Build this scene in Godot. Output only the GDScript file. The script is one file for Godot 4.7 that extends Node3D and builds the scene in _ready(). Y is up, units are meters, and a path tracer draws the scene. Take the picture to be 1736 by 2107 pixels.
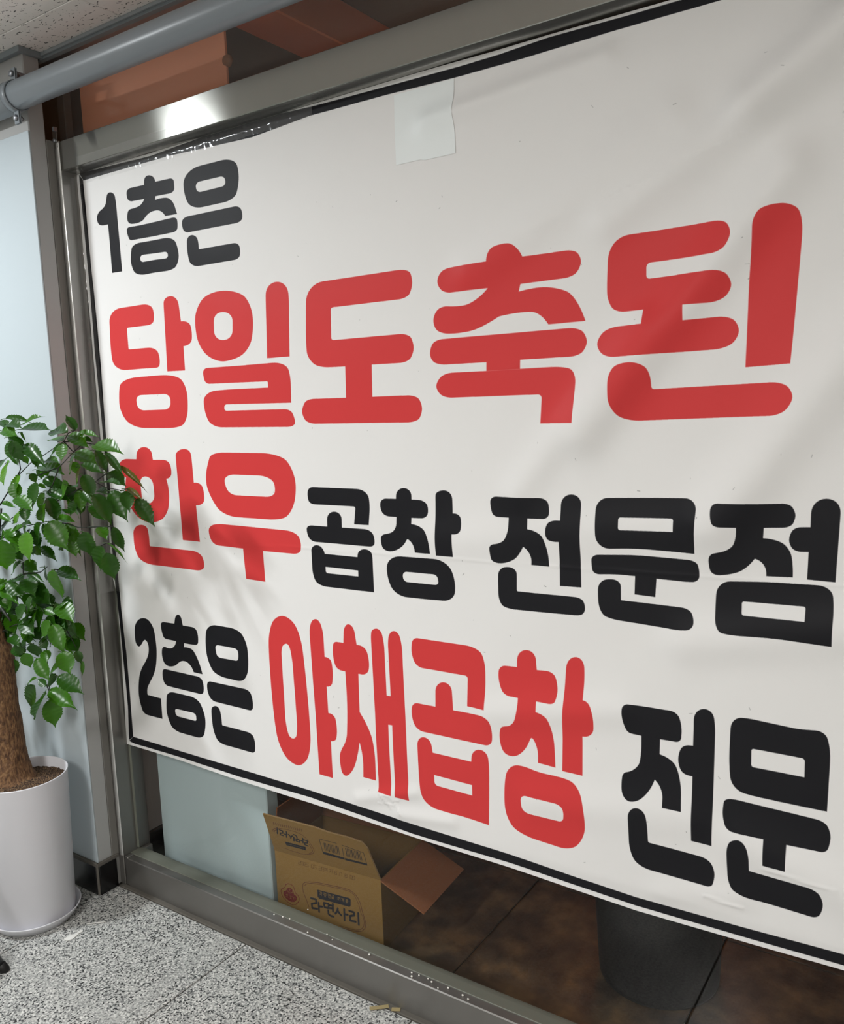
extends Node3D
# Entrance hall corner: steel framed shop window covered by a large printed banner, potted tree, overhead pipe.
# Axes: x along the window, y up, z from the window (z = 0) into the hall. Metres.

var glyph_red := [PackedInt32Array([763,17925,360,558,2649,17928,355,229,2765,17606,229,227,2650,17349,146,225,1516,17349,75,48,1512,16738,39,60,2697,16732,351,238,2877,16405,272,263,2774,16157,99,149,1926,16170,299,313,774,16163,574,365,697,16764,266,262]),
	PackedInt32Array([3195,18046,215,327,3760,18037,373,244,3819,17341,0,0,4141,17336,275,188,4244,17025,220,214,4160,16681,184,275,3847,16681,0,0,3843,16027,0,0,3115,16039,0,0,3164,17787,124,123]),
	PackedInt32Array([1037,15935,465,752,3425,15951,651,503,3840,15667,473,373,3874,15136,311,318,3771,14637,382,412,3397,14465,396,450,1398,14492,600,479,877,14956,479,401,897,15492,401,411]),
	PackedInt32Array([1667,15431,164,249,3162,15421,274,175,3136,14989,175,274,1698,14993,299,197]),
	PackedInt32Array([4447,17640,484,651,4976,18020,651,1102,6074,17938,1102,556,6491,17569,556,576,6540,16995,576,622,6343,16405,622,730,5652,16169,730,646,5007,16205,646,659,4468,16585,659,597,4341,17168,597,484]),
	PackedInt32Array([5116,17477,236,341,5815,17415,341,232,5747,16707,247,364,5063,16755,343,236]),
	PackedInt32Array([7050,18020,305,422,7761,17985,422,302,7789,17530,165,166,7703,16173,0,0,6938,16176,0,0,7011,17661,85,83]),
	PackedInt32Array([4568,16048,122,173,5936,16044,217,201,7547,16053,442,323,7695,15730,235,226,7659,15039,0,0,5277,15065,102,76,5269,14898,60,82,7608,14884,205,152,7763,14652,213,202,7727,14439,173,249,4739,14466,415,328,4469,14903,394,370,4524,15424,339,485,5453,15450,176,166,6903,15443,0,0,6904,15602,29,42,4614,15629,169,124,4547,15851,93,91]),
	PackedInt32Array([8369,17850,444,546,11385,17860,296,233,11479,17648,215,201,11469,17430,201,208,11332,17223,190,247,9099,17230,79,64,9064,16470,64,79,11337,16462,272,218,11457,16239,218,206,11447,16033,206,237,11284,15827,201,243,10245,15835,0,0,10219,15100,0,0,11462,15097,265,223,11612,14900,241,227,11601,14674,227,236,11454,14489,226,281,8174,14507,258,231,7996,14717,253,213,8020,14928,213,252,8193,15111,196,222,9430,15103,0,0,9454,15836,0,0,8651,15849,316,300,8290,16060,415,339,8261,16419,283,278]),
	PackedInt32Array([13409,17756,0,0,13435,17990,190,211,13749,18073,253,263,14097,18028,263,237,14209,17762,0,0,15295,17769,184,181,15452,17628,201,179,15449,17413,197,198,15267,17249,162,186,14130,17238,0,0,14087,17089,0,0,14439,17147,334,335,15000,17080,461,404,15341,16863,404,378,15521,16391,0,0,14728,16387,0,0,14576,16638,294,323,14084,16700,474,471,13617,16635,22,21,13295,16476,340,362,12777,16347,407,435,12175,16392,217,207,11997,16559,207,183,12016,16822,183,197,12224,16975,175,194,12632,16918,290,277,13080,16965,370,325,13392,17231,0,0,12332,17232,163,163,12132,17396,186,159,12149,17635,179,197,12353,17747,131,139]),
	PackedInt32Array([12046,16273,197,200,15392,16277,244,215,15549,16078,215,183,15546,15895,183,205,15384,15720,186,210,14084,15725,0,0,14080,15543,0,0,15054,15543,340,289,15318,15426,289,281,15323,15052,187,189,15317,14422,0,0,14535,14416,0,0,14561,15004,77,92,12215,15008,207,207,12011,15177,230,187,12019,15364,187,226,12238,15544,203,214,13287,15536,0,0,13293,15719,0,0,12072,15727,215,212,11879,15868,212,185,11890,16115,206,219]),
	PackedInt32Array([16025,17881,431,427,18145,17912,202,203,18293,17744,181,167,18295,17556,188,177,18129,17346,158,177,16746,17341,88,89,16745,17051,67,67,18152,17057,200,202,18287,16883,180,170,18289,16692,191,182,18092,16508,182,196,17472,16508,0,0,17464,16231,0,0,18244,16259,217,223,18410,16084,200,193,18412,15870,214,206,18206,15685,206,231,16008,15652,185,202,15771,15824,202,188,15781,16059,212,213,16014,16222,189,194,16706,16229,0,0,16719,16493,0,0,16140,16492,216,221,15981,16719,246,232,15972,16974,185,182]),
	PackedInt32Array([18662,17919,225,207,18940,18044,226,236,19293,18005,216,235,19421,17806,235,219,19418,17467,100,102,19281,15363,0,0,18534,15337,0,0,18574,16747,212,206,18646,17571,123,123]),
	PackedInt32Array([16068,15406,260,263,16329,15545,215,218,16692,15524,218,215,16853,15344,191,184,16856,15015,57,54,19167,15059,218,211,19345,14883,190,190,19348,14693,190,202,19156,14481,182,201,16346,14429,290,319,16074,14672,365,333,16059,15005,190,189]),
	PackedInt32Array([1442,13581,0,0,1497,13931,232,353,2142,13947,353,224,2184,13570,0,0,2829,13581,244,167,2973,13344,167,163,2909,13041,147,207,2702,13037,0,0,2784,12798,253,257,2777,12411,257,274,2644,12018,343,455,2219,11750,455,507,1560,11717,507,407,986,12080,488,404,816,12579,337,237,837,12815,203,210,905,13044,0,0,774,13048,104,73,593,13280,146,136,616,13448,136,187,847,13590,163,181]),
	PackedInt32Array([1540,13079,197,303,2085,13089,353,226,2144,12684,162,165,2100,12323,198,307,1575,12237,256,164]),
	PackedInt32Array([3206,13836,190,280,3807,13930,349,231,3839,13604,123,124,3850,12950,0,0,4157,12973,275,186,4264,12618,217,228,4179,12326,195,275,3872,12314,0,0,3922,11288,0,0,3209,11296,0,0,3182,13631,95,95]),
	PackedInt32Array([1033,11559,204,315,1661,11709,420,263,1731,11379,165,167,1727,11021,33,48,3878,11008,336,227,4063,10719,227,238,3980,10456,204,290,1350,10471,483,368,1005,10827,368,340]),
	PackedInt32Array([4645,13793,319,495,7164,13776,661,510,7594,13404,510,452,7682,12838,367,392,7463,12228,423,478,7020,12048,388,413,4950,12057,537,437,4431,12593,571,503,4327,13085,369,388,4484,13517,324,319]),
	PackedInt32Array([5108,13206,275,371,6801,13191,454,325,6954,12905,208,212,6873,12641,212,288,5268,12649,247,191,5079,12917,191,183]),
	PackedInt32Array([4345,11764,194,272,4709,11838,227,204,7581,11786,368,262,7749,11492,233,242,7669,11197,181,236,6354,11194,0,0,6364,10365,0,0,5658,10385,0,0,5620,11211,0,0,4470,11238,215,160,4297,11526,192,194]),
	PackedInt32Array([6384,9068,601,480,6648,9469,480,492,7137,9525,492,564,7510,9102,564,825,7598,8282,825,1650,7660,6633,1650,671,7644,5963,671,526,7404,5494,526,442,6979,5374,442,586,6513,5728,586,810,6346,6521,810,1950,6315,8470,1950,601]),
	PackedInt32Array([6791,8589,161,189,6902,8749,195,174,7075,8759,174,152,7169,8430,254,265,7202,6439,265,280,7129,6168,146,180,6917,6125,217,154,6784,6439,257,268]),
	PackedInt32Array([7864,9377,211,195,7974,9538,179,197,8171,9553,197,172,8296,9277,197,203,8299,8582,0,0,8490,8604,193,148,8568,8247,247,267,8484,7811,134,161,8309,7801,0,0,8315,7092,0,0,8516,7108,194,149,8607,6684,249,282,8513,6353,141,160,8354,6342,0,0,8350,5339,0,0,7901,5343,0,0,7831,9168,130,132]),
	PackedInt32Array([8946,9037,0,0,8993,9524,228,281,9304,9561,312,242,9369,9046,0,0,9620,9043,179,142,9760,8723,212,231,9682,8304,180,209,9372,8301,0,0,9353,7303,0,0,9632,6959,359,359,9785,6459,359,382,9772,5597,0,0,9370,5598,0,0,9402,6175,261,242,9305,6508,0,0,9248,6194,269,290,9023,5602,348,362,8695,5449,277,200,8609,5850,250,275,8661,6149,165,192,8888,6455,256,210,8972,7370,525,505,8957,8301,0,0,8677,8309,153,122,8557,8652,195,208,8615,9034,104,125]),
	PackedInt32Array([9827,9344,149,154,9873,9519,179,209,10139,9552,209,164,10223,9225,164,170,10228,7887,0,0,10351,7891,0,0,10340,9240,121,125,10399,9524,175,203,10672,9558,217,173,10758,9200,138,146,10780,5319,0,0,10372,5322,0,0,10358,7155,0,0,10238,7149,0,0,10254,5324,0,0,9857,5336,0,0]),
	PackedInt32Array([11063,9454,153,166,12856,9464,332,271,13034,9192,246,259,13038,8700,207,212,12990,8033,0,0,12529,8030,0,0,12573,8752,67,76,11183,8748,152,131,11010,9010,184,195]),
	PackedInt32Array([10995,7854,145,157,11655,7862,0,0,11681,8457,220,251,12124,8528,267,227,12143,7865,0,0,13063,7880,204,172,13184,7627,197,216,13142,7191,162,179,11108,7172,179,157,10928,7474,210,233]),
	PackedInt32Array([11090,7000,197,231,11473,7076,264,215,11529,6707,0,0,12588,6713,0,0,12617,7008,194,212,13023,7092,257,222,13059,6673,157,164,13002,5271,0,0,12441,5301,170,181,11280,5302,332,289,11104,5702,289,310]),
	PackedInt32Array([11543,6154,0,0,12586,6145,0,0,12580,5887,0,0,11541,5898,104,98]),
	PackedInt32Array([13837,9151,0,0,13855,9536,228,245,14287,9595,245,221,14311,9156,0,0,14698,9185,184,163,14804,8931,187,199,14791,8633,174,182,14710,8470,122,117,14301,8469,0,0,14296,8233,0,0,14508,8221,206,187,14685,7866,350,376,14714,7051,0,0,14296,7065,0,0,14305,7461,232,211,14147,7634,70,85,13973,7212,310,331,13550,7005,331,265,13345,7265,217,239,13372,7689,186,130,13487,7750,91,86,13712,7793,201,195,13846,8165,222,205,13854,8463,0,0,13507,8461,137,121,13352,8724,194,209,13387,9127,157,166]),
	PackedInt32Array([15020,9545,247,254,15402,9599,254,240,15408,9148,144,147,15379,8684,0,0,15488,8690,110,135,15621,8436,203,221,15590,7907,197,201,15347,7876,0,0,15340,7015,0,0,14875,7011,0,0,14901,8007,151,150,14989,9205,100,99]),
	PackedInt32Array([13531,6844,362,371,13910,6913,200,179,14318,6849,153,156,14927,6871,260,237,15260,6784,331,332,15405,6217,379,411,15370,5600,334,388,15030,5237,298,258,13868,5271,309,291,13450,5508,363,396,13415,6248,396,418]),
	PackedInt32Array([13865,6244,146,145,14838,6265,145,127,14914,6118,93,106,14883,5859,106,105,13910,5834,158,148,13859,6011,99,106])]
var glyph_black := [PackedInt32Array([1149,21135,98,160,1458,21085,200,123,1489,20789,49,49,1504,18925,0,0,1057,18931,0,0,1060,20274,0,0,710,20279,182,149,562,20412,165,123,597,20655,148,216,1007,20766,216,147,1074,20952,98,98]),
	PackedInt32Array([2802,21312,127,204,3193,21244,222,142,3216,21074,0,0,3957,21053,159,102,3960,20679,125,195,3182,20708,0,0,3156,20614,0,0,3503,20626,212,215,3854,20536,322,220,3992,20125,0,0,3518,20142,0,0,3392,20308,167,220,3065,20357,220,202,2756,20286,236,191,2542,20103,245,345,1928,20155,192,121,1923,20409,121,128,2018,20539,102,152,2367,20529,304,246,2605,20592,168,131,2726,20710,0,0,2053,20738,151,107,1969,20906,107,94,2013,21090,106,168,2749,21070,0,0]),
	PackedInt32Array([1870,20074,72,115,2535,20045,382,360,3959,20056,162,106,3996,19849,141,139,3934,19684,104,161,3020,19685,358,377,1956,19713,94,67,1856,19911,108,96]),
	PackedInt32Array([2052,19606,221,341,2781,19582,303,290,3778,19578,398,279,3951,19207,304,277,3912,18863,324,313,3640,18706,265,330,2978,18734,293,301,2132,18720,414,312,1916,19026,340,291,1946,19340,243,246]),
	PackedInt32Array([2346,19266,97,151,2964,19237,226,219,3500,19222,128,82,3504,19040,82,128,3018,19064,183,187,2352,19067,131,85]),
	PackedInt32Array([4369,21176,423,611,6244,21157,482,345,6368,20804,230,212,6334,20445,254,263,6146,20141,263,390,4551,20155,422,340,4285,20581,392,334]),
	PackedInt32Array([4759,20796,126,178,5855,20779,162,110,5885,20530,110,161,4799,20532,161,114]),
	PackedInt32Array([4219,20004,140,196,6322,19984,196,139,6410,19743,139,131,6331,19577,131,197,4227,19602,164,125,4129,19830,149,140]),
	PackedInt32Array([4306,19518,160,240,4670,19503,240,167,4733,19290,95,91,4732,19119,18,26,6191,19103,180,125,6249,18872,136,134,6168,18694,123,182,4391,18702,298,219,4271,19051,243,228]),
	PackedInt32Array([8048,12938,145,180,9939,12927,330,249,9996,12554,181,186,9928,12070,0,0,9481,12066,0,0,9552,12503,59,76,8111,12508,152,123,8026,12649,123,121]),
	PackedInt32Array([7960,11969,136,172,8626,11963,0,0,8643,12338,191,243,9099,12357,243,188,9088,11963,0,0,9996,11963,205,160,10102,11734,137,143,10057,11547,119,150,8056,11556,165,135,7929,11773,147,149]),
	PackedInt32Array([8055,11459,159,206,8428,11483,222,167,8491,11267,0,0,9539,11261,0,0,9560,11455,155,190,9968,11490,234,183,9999,11288,92,93,9999,10436,0,0,8243,10431,270,225,8053,10655,225,220]),
	PackedInt32Array([8493,10941,0,0,9543,10934,0,0,9539,10783,0,0,8494,10778,75,61]),
	PackedInt32Array([10772,12729,0,0,10791,12981,179,215,11221,12992,215,176,11216,12733,0,0,11589,12728,184,153,11697,12531,153,159,11623,12316,125,145,11201,12308,0,0,11194,12161,0,0,11484,12149,237,200,11694,11875,245,242,11701,11507,0,0,11271,11504,0,0,11267,11738,178,201,11064,11810,38,38,10866,11532,251,281,10363,11441,253,204,10263,11675,159,164,10296,11865,117,141,10527,11896,113,111,10748,11999,194,158,10769,12310,0,0,10411,12310,152,127,10287,12497,138,139,10336,12725,127,152]),
	PackedInt32Array([11896,12960,184,240,12325,12972,240,202,12332,12460,0,0,12515,12468,149,126,12580,12226,148,154,12522,12003,132,149,12318,11998,0,0,12310,11480,0,0,11860,11479,0,0,11880,12777,131,130]),
	PackedInt32Array([10457,11367,328,381,11370,11388,163,155,12123,11399,337,278,12356,10916,278,294,12262,10445,249,284,11537,10420,155,162,10642,10406,324,272,10387,10855,295,304]),
	PackedInt32Array([10867,11022,113,132,11851,11030,119,99,11879,10784,88,106,10881,10773,132,113]),
	PackedInt32Array([13303,12873,141,153,14631,12881,168,147,14708,12682,147,150,14681,12451,122,134,14202,12443,0,0,14200,12216,0,0,14469,12182,222,202,14648,11906,296,300,14671,11448,0,0,14258,11451,0,0,14271,11744,209,206,14087,11835,0,0,14003,11669,177,188,13749,11447,234,239,13304,11413,207,183,13263,11617,155,157,13269,11832,129,144,13557,11864,176,170,13743,12058,232,210,13758,12439,0,0,13384,12440,125,112,13295,12627,168,169]),
	PackedInt32Array([14949,12430,0,0,14966,12965,214,226,15405,12978,226,212,15376,11953,66,67,15377,11071,0,0,14905,11060,0,0,14917,11991,0,0,14745,11983,117,111,14617,12054,111,109,14622,12313,109,117,14739,12424,117,116]),
	PackedInt32Array([13446,11338,187,205,13895,11374,221,197,13894,11155,85,85,13885,10843,35,37,15345,10858,148,130,15450,10749,130,136,15447,10532,136,148,15311,10472,89,87,14789,10459,145,152,13642,10432,198,190,13430,10540,220,216,13432,10972,86,86]),
	PackedInt32Array([15724,12920,241,243,16808,12958,214,200,17726,12984,240,237,17717,12648,119,120,17672,11935,0,0,16525,11961,271,291,15727,11898,291,284,15703,12416,213,212]),
	PackedInt32Array([16190,12558,49,48,17284,12588,48,47,17276,12332,0,0,16188,12306,49,49]),
	PackedInt32Array([15613,11768,145,146,16524,11825,219,203,17692,11801,149,144,17752,11638,144,148,17746,11382,148,145,17483,11372,66,67,16928,11385,0,0,16899,11016,0,0,16489,11032,0,0,16505,11401,0,0,16090,11404,143,149,15645,11367,134,128,15602,11551,142,145]),
	PackedInt32Array([15741,11267,203,207,16206,11315,207,199,16211,11102,85,86,16207,10884,14,14,17538,10861,138,128,17651,10720,128,137,17652,10460,151,148,17351,10426,81,82,16800,10434,137,142,15979,10473,213,211,15756,10579,239,245,15730,10911,115,116]),
	PackedInt32Array([17996,12917,136,128,18795,12922,71,68,19311,12938,122,125,19404,12798,139,130,19406,12668,130,144,19332,12510,144,136,18889,12489,0,0,18875,12298,0,0,19106,12288,192,190,19325,12141,217,231,19381,11853,217,220,19380,11622,0,0,18938,11606,0,0,18927,11862,193,179,18735,11912,0,0,18585,11700,197,193,18285,11569,222,221,17991,11544,162,164,17923,11693,149,155,17929,11941,155,150,18076,11982,90,89,18309,12043,178,183,18434,12248,198,195,18434,12480,0,0,18058,12481,116,119,17991,12617,134,136]),
	PackedInt32Array([19652,12534,0,0,19662,13033,257,229,20123,13048,229,252,20114,12715,84,85,20065,11594,0,0,19614,11604,0,0,19631,12096,0,0,19406,12085,106,111,19310,12213,111,116,19308,12373,131,129,19398,12520,115,105]),
	PackedInt32Array([18073,11435,265,244,18953,11499,215,200,20007,11521,226,242,20059,11187,213,219,20041,10463,0,0,19107,10499,265,285,18294,10455,214,217,18057,10507,217,234,18042,10974,234,234]),
	PackedInt32Array([18520,11101,46,41,19608,11122,41,44,19603,10856,0,0,18523,10841,41,46]),
	PackedInt32Array([761,8620,290,412,1196,8841,487,371,1570,8642,371,306,1659,8194,353,363,1659,7660,363,399,1491,7122,319,387,1190,6754,322,274,1033,6529,188,147,1047,6352,24,35,1668,6343,0,0,1655,5698,0,0,796,5690,214,145,617,6057,363,378,625,6563,378,410,787,7089,328,402,1172,7493,335,283,1297,7756,170,146,1297,8049,171,189,1123,8125,118,126,1014,7988,94,99,864,7832,132,121,704,7897,172,145,655,8237,314,342]),
	PackedInt32Array([2562,8772,0,0,2639,9051,150,209,2864,9077,209,137,2923,8761,0,0,3449,8761,165,114,3561,8579,160,166,3519,8249,95,133,3225,8233,100,99,2915,8234,0,0,2900,8105,0,0,3214,8138,240,168,3485,7871,360,338,3623,7404,0,0,3248,7410,0,0,3159,7637,204,273,2828,7707,182,215,2610,7604,179,168,2418,7444,235,248,2028,7410,213,144,1860,7640,192,201,1920,7987,113,145,2064,8006,73,59,2165,7972,107,143,2485,8015,251,184,2570,8245,0,0,2041,8255,102,70,1928,8493,164,171,1960,8765,98,138]),
	PackedInt32Array([1874,7307,91,117,3556,7302,168,112,3656,7055,135,152,3584,6785,101,133,1920,6798,150,106,1807,7048,141,156]),
	PackedInt32Array([1989,6633,236,303,3319,6645,337,229,3578,6264,298,305,3597,5816,305,359,3421,5411,221,265,2148,5415,331,239,1886,5760,359,368,1885,6204,295,315]),
	PackedInt32Array([2267,6136,83,117,3198,6147,134,95,3199,5908,60,83,2293,5904,133,95]),
	PackedInt32Array([3959,8937,315,402,5213,8931,340,248,5489,8645,271,261,5548,8143,326,348,5454,7616,255,321,5193,7429,187,182,4223,7452,364,285,3898,7745,356,339,3816,8358,339,364]),
	PackedInt32Array([4230,8367,112,154,5128,8363,138,98,5159,8200,87,94,5119,8010,71,92,4280,8003,154,112]),
	PackedInt32Array([3813,7239,111,138,5480,7239,184,129,5608,6991,172,186,5561,6645,105,137,3916,6660,182,135,3750,6953,158,173]),
	PackedInt32Array([3916,6501,178,235,4213,6553,235,157,4278,6250,135,139,4285,5994,23,30,5456,5990,181,130,5590,5788,173,189,5541,5417,95,121,4114,5420,242,182,3897,5684,274,279,3864,6315,186,193]),
	PackedInt32Array([16240,8769,131,123,17327,8771,140,133,17430,8522,167,182,17405,8158,109,103,16992,8148,0,0,16983,7831,0,0,17241,7780,200,199,17406,7452,298,327,17425,6756,0,0,17049,6749,0,0,17056,7115,186,162,16887,7283,0,0,16760,6951,241,249,16467,6701,207,174,16225,6747,192,204,16190,7062,167,178,16229,7289,118,116,16341,7320,58,61,16544,7444,202,196,16609,7719,215,204,16617,8146,0,0,16328,8155,89,87,16219,8441,157,169]),
	PackedInt32Array([17644,8142,0,0,17658,8883,214,203,18014,8955,203,205,18057,8588,137,143,18012,6191,0,0,17620,6191,0,0,17634,7519,0,0,17466,7515,101,97,17354,7659,129,145,17354,7949,145,156,17465,8125,117,102]),
	PackedInt32Array([16345,6570,211,209,16687,6655,228,217,16740,6344,108,113,16748,5910,38,34,17933,5898,152,141,18060,5724,141,164,18067,5487,164,181,18004,5317,121,102,16570,5314,222,216,16348,5568,249,288]),
	PackedInt32Array([18354,8860,223,201,18693,8882,91,86,19519,8834,103,101,19955,8880,151,159,20046,8624,176,189,20053,8341,113,116,20024,7387,0,0,19408,7382,133,139,18711,7388,139,142,18377,7430,266,297,18321,7845,237,243,18327,8373,203,203]),
	PackedInt32Array([18718,8308,50,43,19640,8300,52,58,19640,7946,0,0,18719,7949,43,50]),
	PackedInt32Array([18247,7214,129,113,18435,7240,75,69,19992,7193,137,135,20092,7025,152,174,20097,6831,155,164,20038,6616,123,100,19368,6607,0,0,19361,6102,0,0,18967,6098,0,0,18972,6616,0,0,18309,6610,108,112,18216,6814,149,166,18220,7063,125,129]),
	PackedInt32Array([18308,6319,189,186,18424,6465,157,134,18629,6510,191,190,18716,6225,114,124,18714,5890,21,17,19867,5897,138,130,19998,5758,130,158,20009,5502,158,173,19906,5298,130,103,18548,5317,241,240,18319,5461,206,250,18303,6004,125,126])]
var edge_t := [-192,21883,3123,21833,6610,21983,8835,21845,11091,21848,12293,21841,13621,21819,14844,21821,16480,21802,17257,21792]
var blk_to := [-55,21859,3114,21760,6603,21917,8832,21797,11085,21750,12868,21719,13748,21724,14843,21772,16480,21744,17444,21740]
var blk_ti := [120,21633,3784,21631,6873,21500,8763,21609,11076,21577,12861,21527,14114,21521,14528,21525,16323,21549,18090,21546]
var edge_l := [-269,21842,-249,20899,-183,19940,-152,17941,-155,14685,-158,12158,-160,9839,-27,9330,-75,7572,-142,5823,-194,4528]
var blk_lo := [-68,21821,-67,20707,-35,18729,-61,16729,-22,14683,-49,12341,-70,9762,-9,8235,3,6955,24,5804,-52,4686]
var blk_li := [98,21644,103,20286,122,19114,143,18194,174,16316,118,14477,106,13189,89,10863,118,8907,179,7591,172,5830,172,4835]
var blk_bi := [172,4835,2000,4821,4412,4816,7546,4804,10843,4729,13572,4702,16466,4591,18459,4654,20358,4733]
var blk_bo := [-56,4653,203,4617,2481,4623,4841,4576,7532,4609,10830,4465,13566,4488,16465,4395,18462,4445,20364,4495]
var edge_b := [-194,4528,2470,4520,4830,4456,7519,4445,10826,4382,13562,4369,16465,4285,18463,4341,20366,4395]
var leaf_spots_a := [-63,1492,272,47,1486,273,12,0,71,1474,302,145,1503,301,14,1,-49,1460,240,51,1462,220,33,0,13,1453,273,2,1426,263,21,1,-29,1477,288,49,1471,301,19,0,-71,1486,283,-13,1468,297,16,0,-39,1460,299,46,1450,314,20,1,-41,1441,282,3,1415,263,23,0,17,1432,311,29,1383,329,24,0,38,1432,321,48,1376,302,30,0,34,1417,288,86,1385,297,20,0,44,1421,286,139,1374,303,26,0,77,1394,285,94,1358,288,21,0,223,1449,277,117,1460,260,26,0,161,1426,252,80,1435,243,22,1,199,1454,234,169,1495,239,22,0,157,1441,227,250,1414,240,25,1,180,1446,214,263,1440,217,12,1,180,1435,206,216,1422,200,12,0,196,1421,271,206,1379,291,27,1,187,1421,265,123,1387,273,10,0,285,1415,241,400,1410,257,25,1,131,1391,199,231,1367,205,30,1,226,1393,261,193,1344,264,29,0,135,1368,209,146,1334,208,23,1,241,1365,255,303,1348,239,20,0,236,1399,206,261,1340,192,23,0,264,1391,196,324,1336,193,19,0,231,1336,167,301,1305,172,28,0,287,1356,178,393,1306,182,12,3,361,1299,211,442,1280,230,9,3,382,1273,201,422,1203,183,35,0,298,1292,213,356,1219,217,41,0,368,1295,221,403,1248,240,30,0,295,1289,264,342,1215,250,38,0,249,1339,257,273,1278,251,33,0,305,1318,235,391,1318,251,13,0,211,1286,205,285,1290,220,19,0,217,1357,242,197,1315,246,17,1,9,1356,228,137,1343,247,27,1,51,1371,240,121,1372,245,17,1,29,1321,234,118,1291,226,27,0,73,1290,252,162,1274,254,20,0,91,1317,291,73,1249,311,30,0,19,1281,230,-8,1221,235,23,1,32,1267,228,79,1207,234,34,0,4,1337,288,-33,1263,295,28,2,-27,1371,298,-93,1314,289,30,2,-117,1376,257,-200,1346,239,28,1,-27,1386,256,-11,1364,251,16,1,-16,1389,287,5,1364,291,15,0,20,1348,243,12,1319,231,22,0,67,1342,295,77,1317,286,20,0,27,1344,233,70,1332,246,15,1,68,1310,277,82,1301,262,13,1,158,1291,218,123,1235,230,25,0,166,1292,218,179,1235,226,28,1,204,1303,251,143,1308,236,14,0,234,1293,257,278,1268,264,19,0,166,1264,233,153,1227,248,22,0,150,1257,201,143,1223,210,28,0,245,1255,243,298,1221,241,29,0,153,1244,263,149,1229,244,13,0,75,1212,230,163,1212,244,13,1,96,1209,273,151,1136,264,53,1,78,1194,208,132,1115,212,34,1,76,1207,286,36,1142,277,27,0,45,1199,257,78,1153,262,20,0,-45,1200,284,-3,1255,281,37,2,-144,1252,266,-108,1238,246,14,1,-51,1231,324,-9,1211,321,16,1,-54,1186,271,12,1208,280,18,1,24,1196,307,-25,1173,326,20,1,1,1174,279,-71,1143,268,26,0,134,1196,360,147,1127,379,36,2,6,1167,357,-27,1071,339,41,1,-60,1125,291,-40,1094,279,27,0,4,1132,274,14,1107,254,23,1,-21,1125,232,43,1097,232,21,0,17,1137,284,24,1113,285,18,0,-95,1163,259,-92,1134,275,20,0,-68,1080,263,-19,1063,253,31,1,-34,1092,288,-72,1056,300,16,0,5,1070,241,-17,1027,225,39,0,31,1060,218,141,1049,230,22,0,175,1089,318,157,1007,298,38,1,-29,1056,275,35,1038,271,16,0,-37,1019,247,11,1001,252,17,1,-82,1038,285,-39,1039,284,36,0,-6,1045,300,54,1014,311,31,0,235,1187,171,247,1117,154,24,0,275,1153,224,331,1110,207,6,1,185,1179,224,172,1107,210,35,0,212,1191,201,252,1161,207,25,1,282,1148,244,248,1079,235,30,0,299,1132,244,303,1057,230,37,0,-98,1012,305,-75,982,300,22,0,-75,992,295,-113,928,276,38,0,-36,1034,282,27,1010,293,30,0,-19,999,300,-21,969,281,27,0,-85,974,239,-45,957,244,27,1,-24,981,247,61,965,265,28,0,22,954,268,-99,943,258,21,1,65,962,294,22,897,298,38,0,12,931,316,-7,866,301,48,0,59,963,288,98,953,282,20,1,80,975,269,103,939,259,27,0,85,974,256,161,942,274,33,1,44,924,261,126,918,277,24,0,123,934,307,171,865,316,37,1,115,940,308,79,896,320,23,1,-21,891,222,-75,818,208,21,0,26,902,210,16,843,193,28,0,102,943,249,129,880,244,15,0,73,869,224,119,836,239,29,0,160,862,312,200,811,319,40,1,150,850,264,174,820,267,20,0,73,791,196,81,753,207,10,1,-119,931,292,-120,872,282,34,1,-99,869,307,-26,861,325,17,0,-60,854,294,-77,816,308,35,0]
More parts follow.
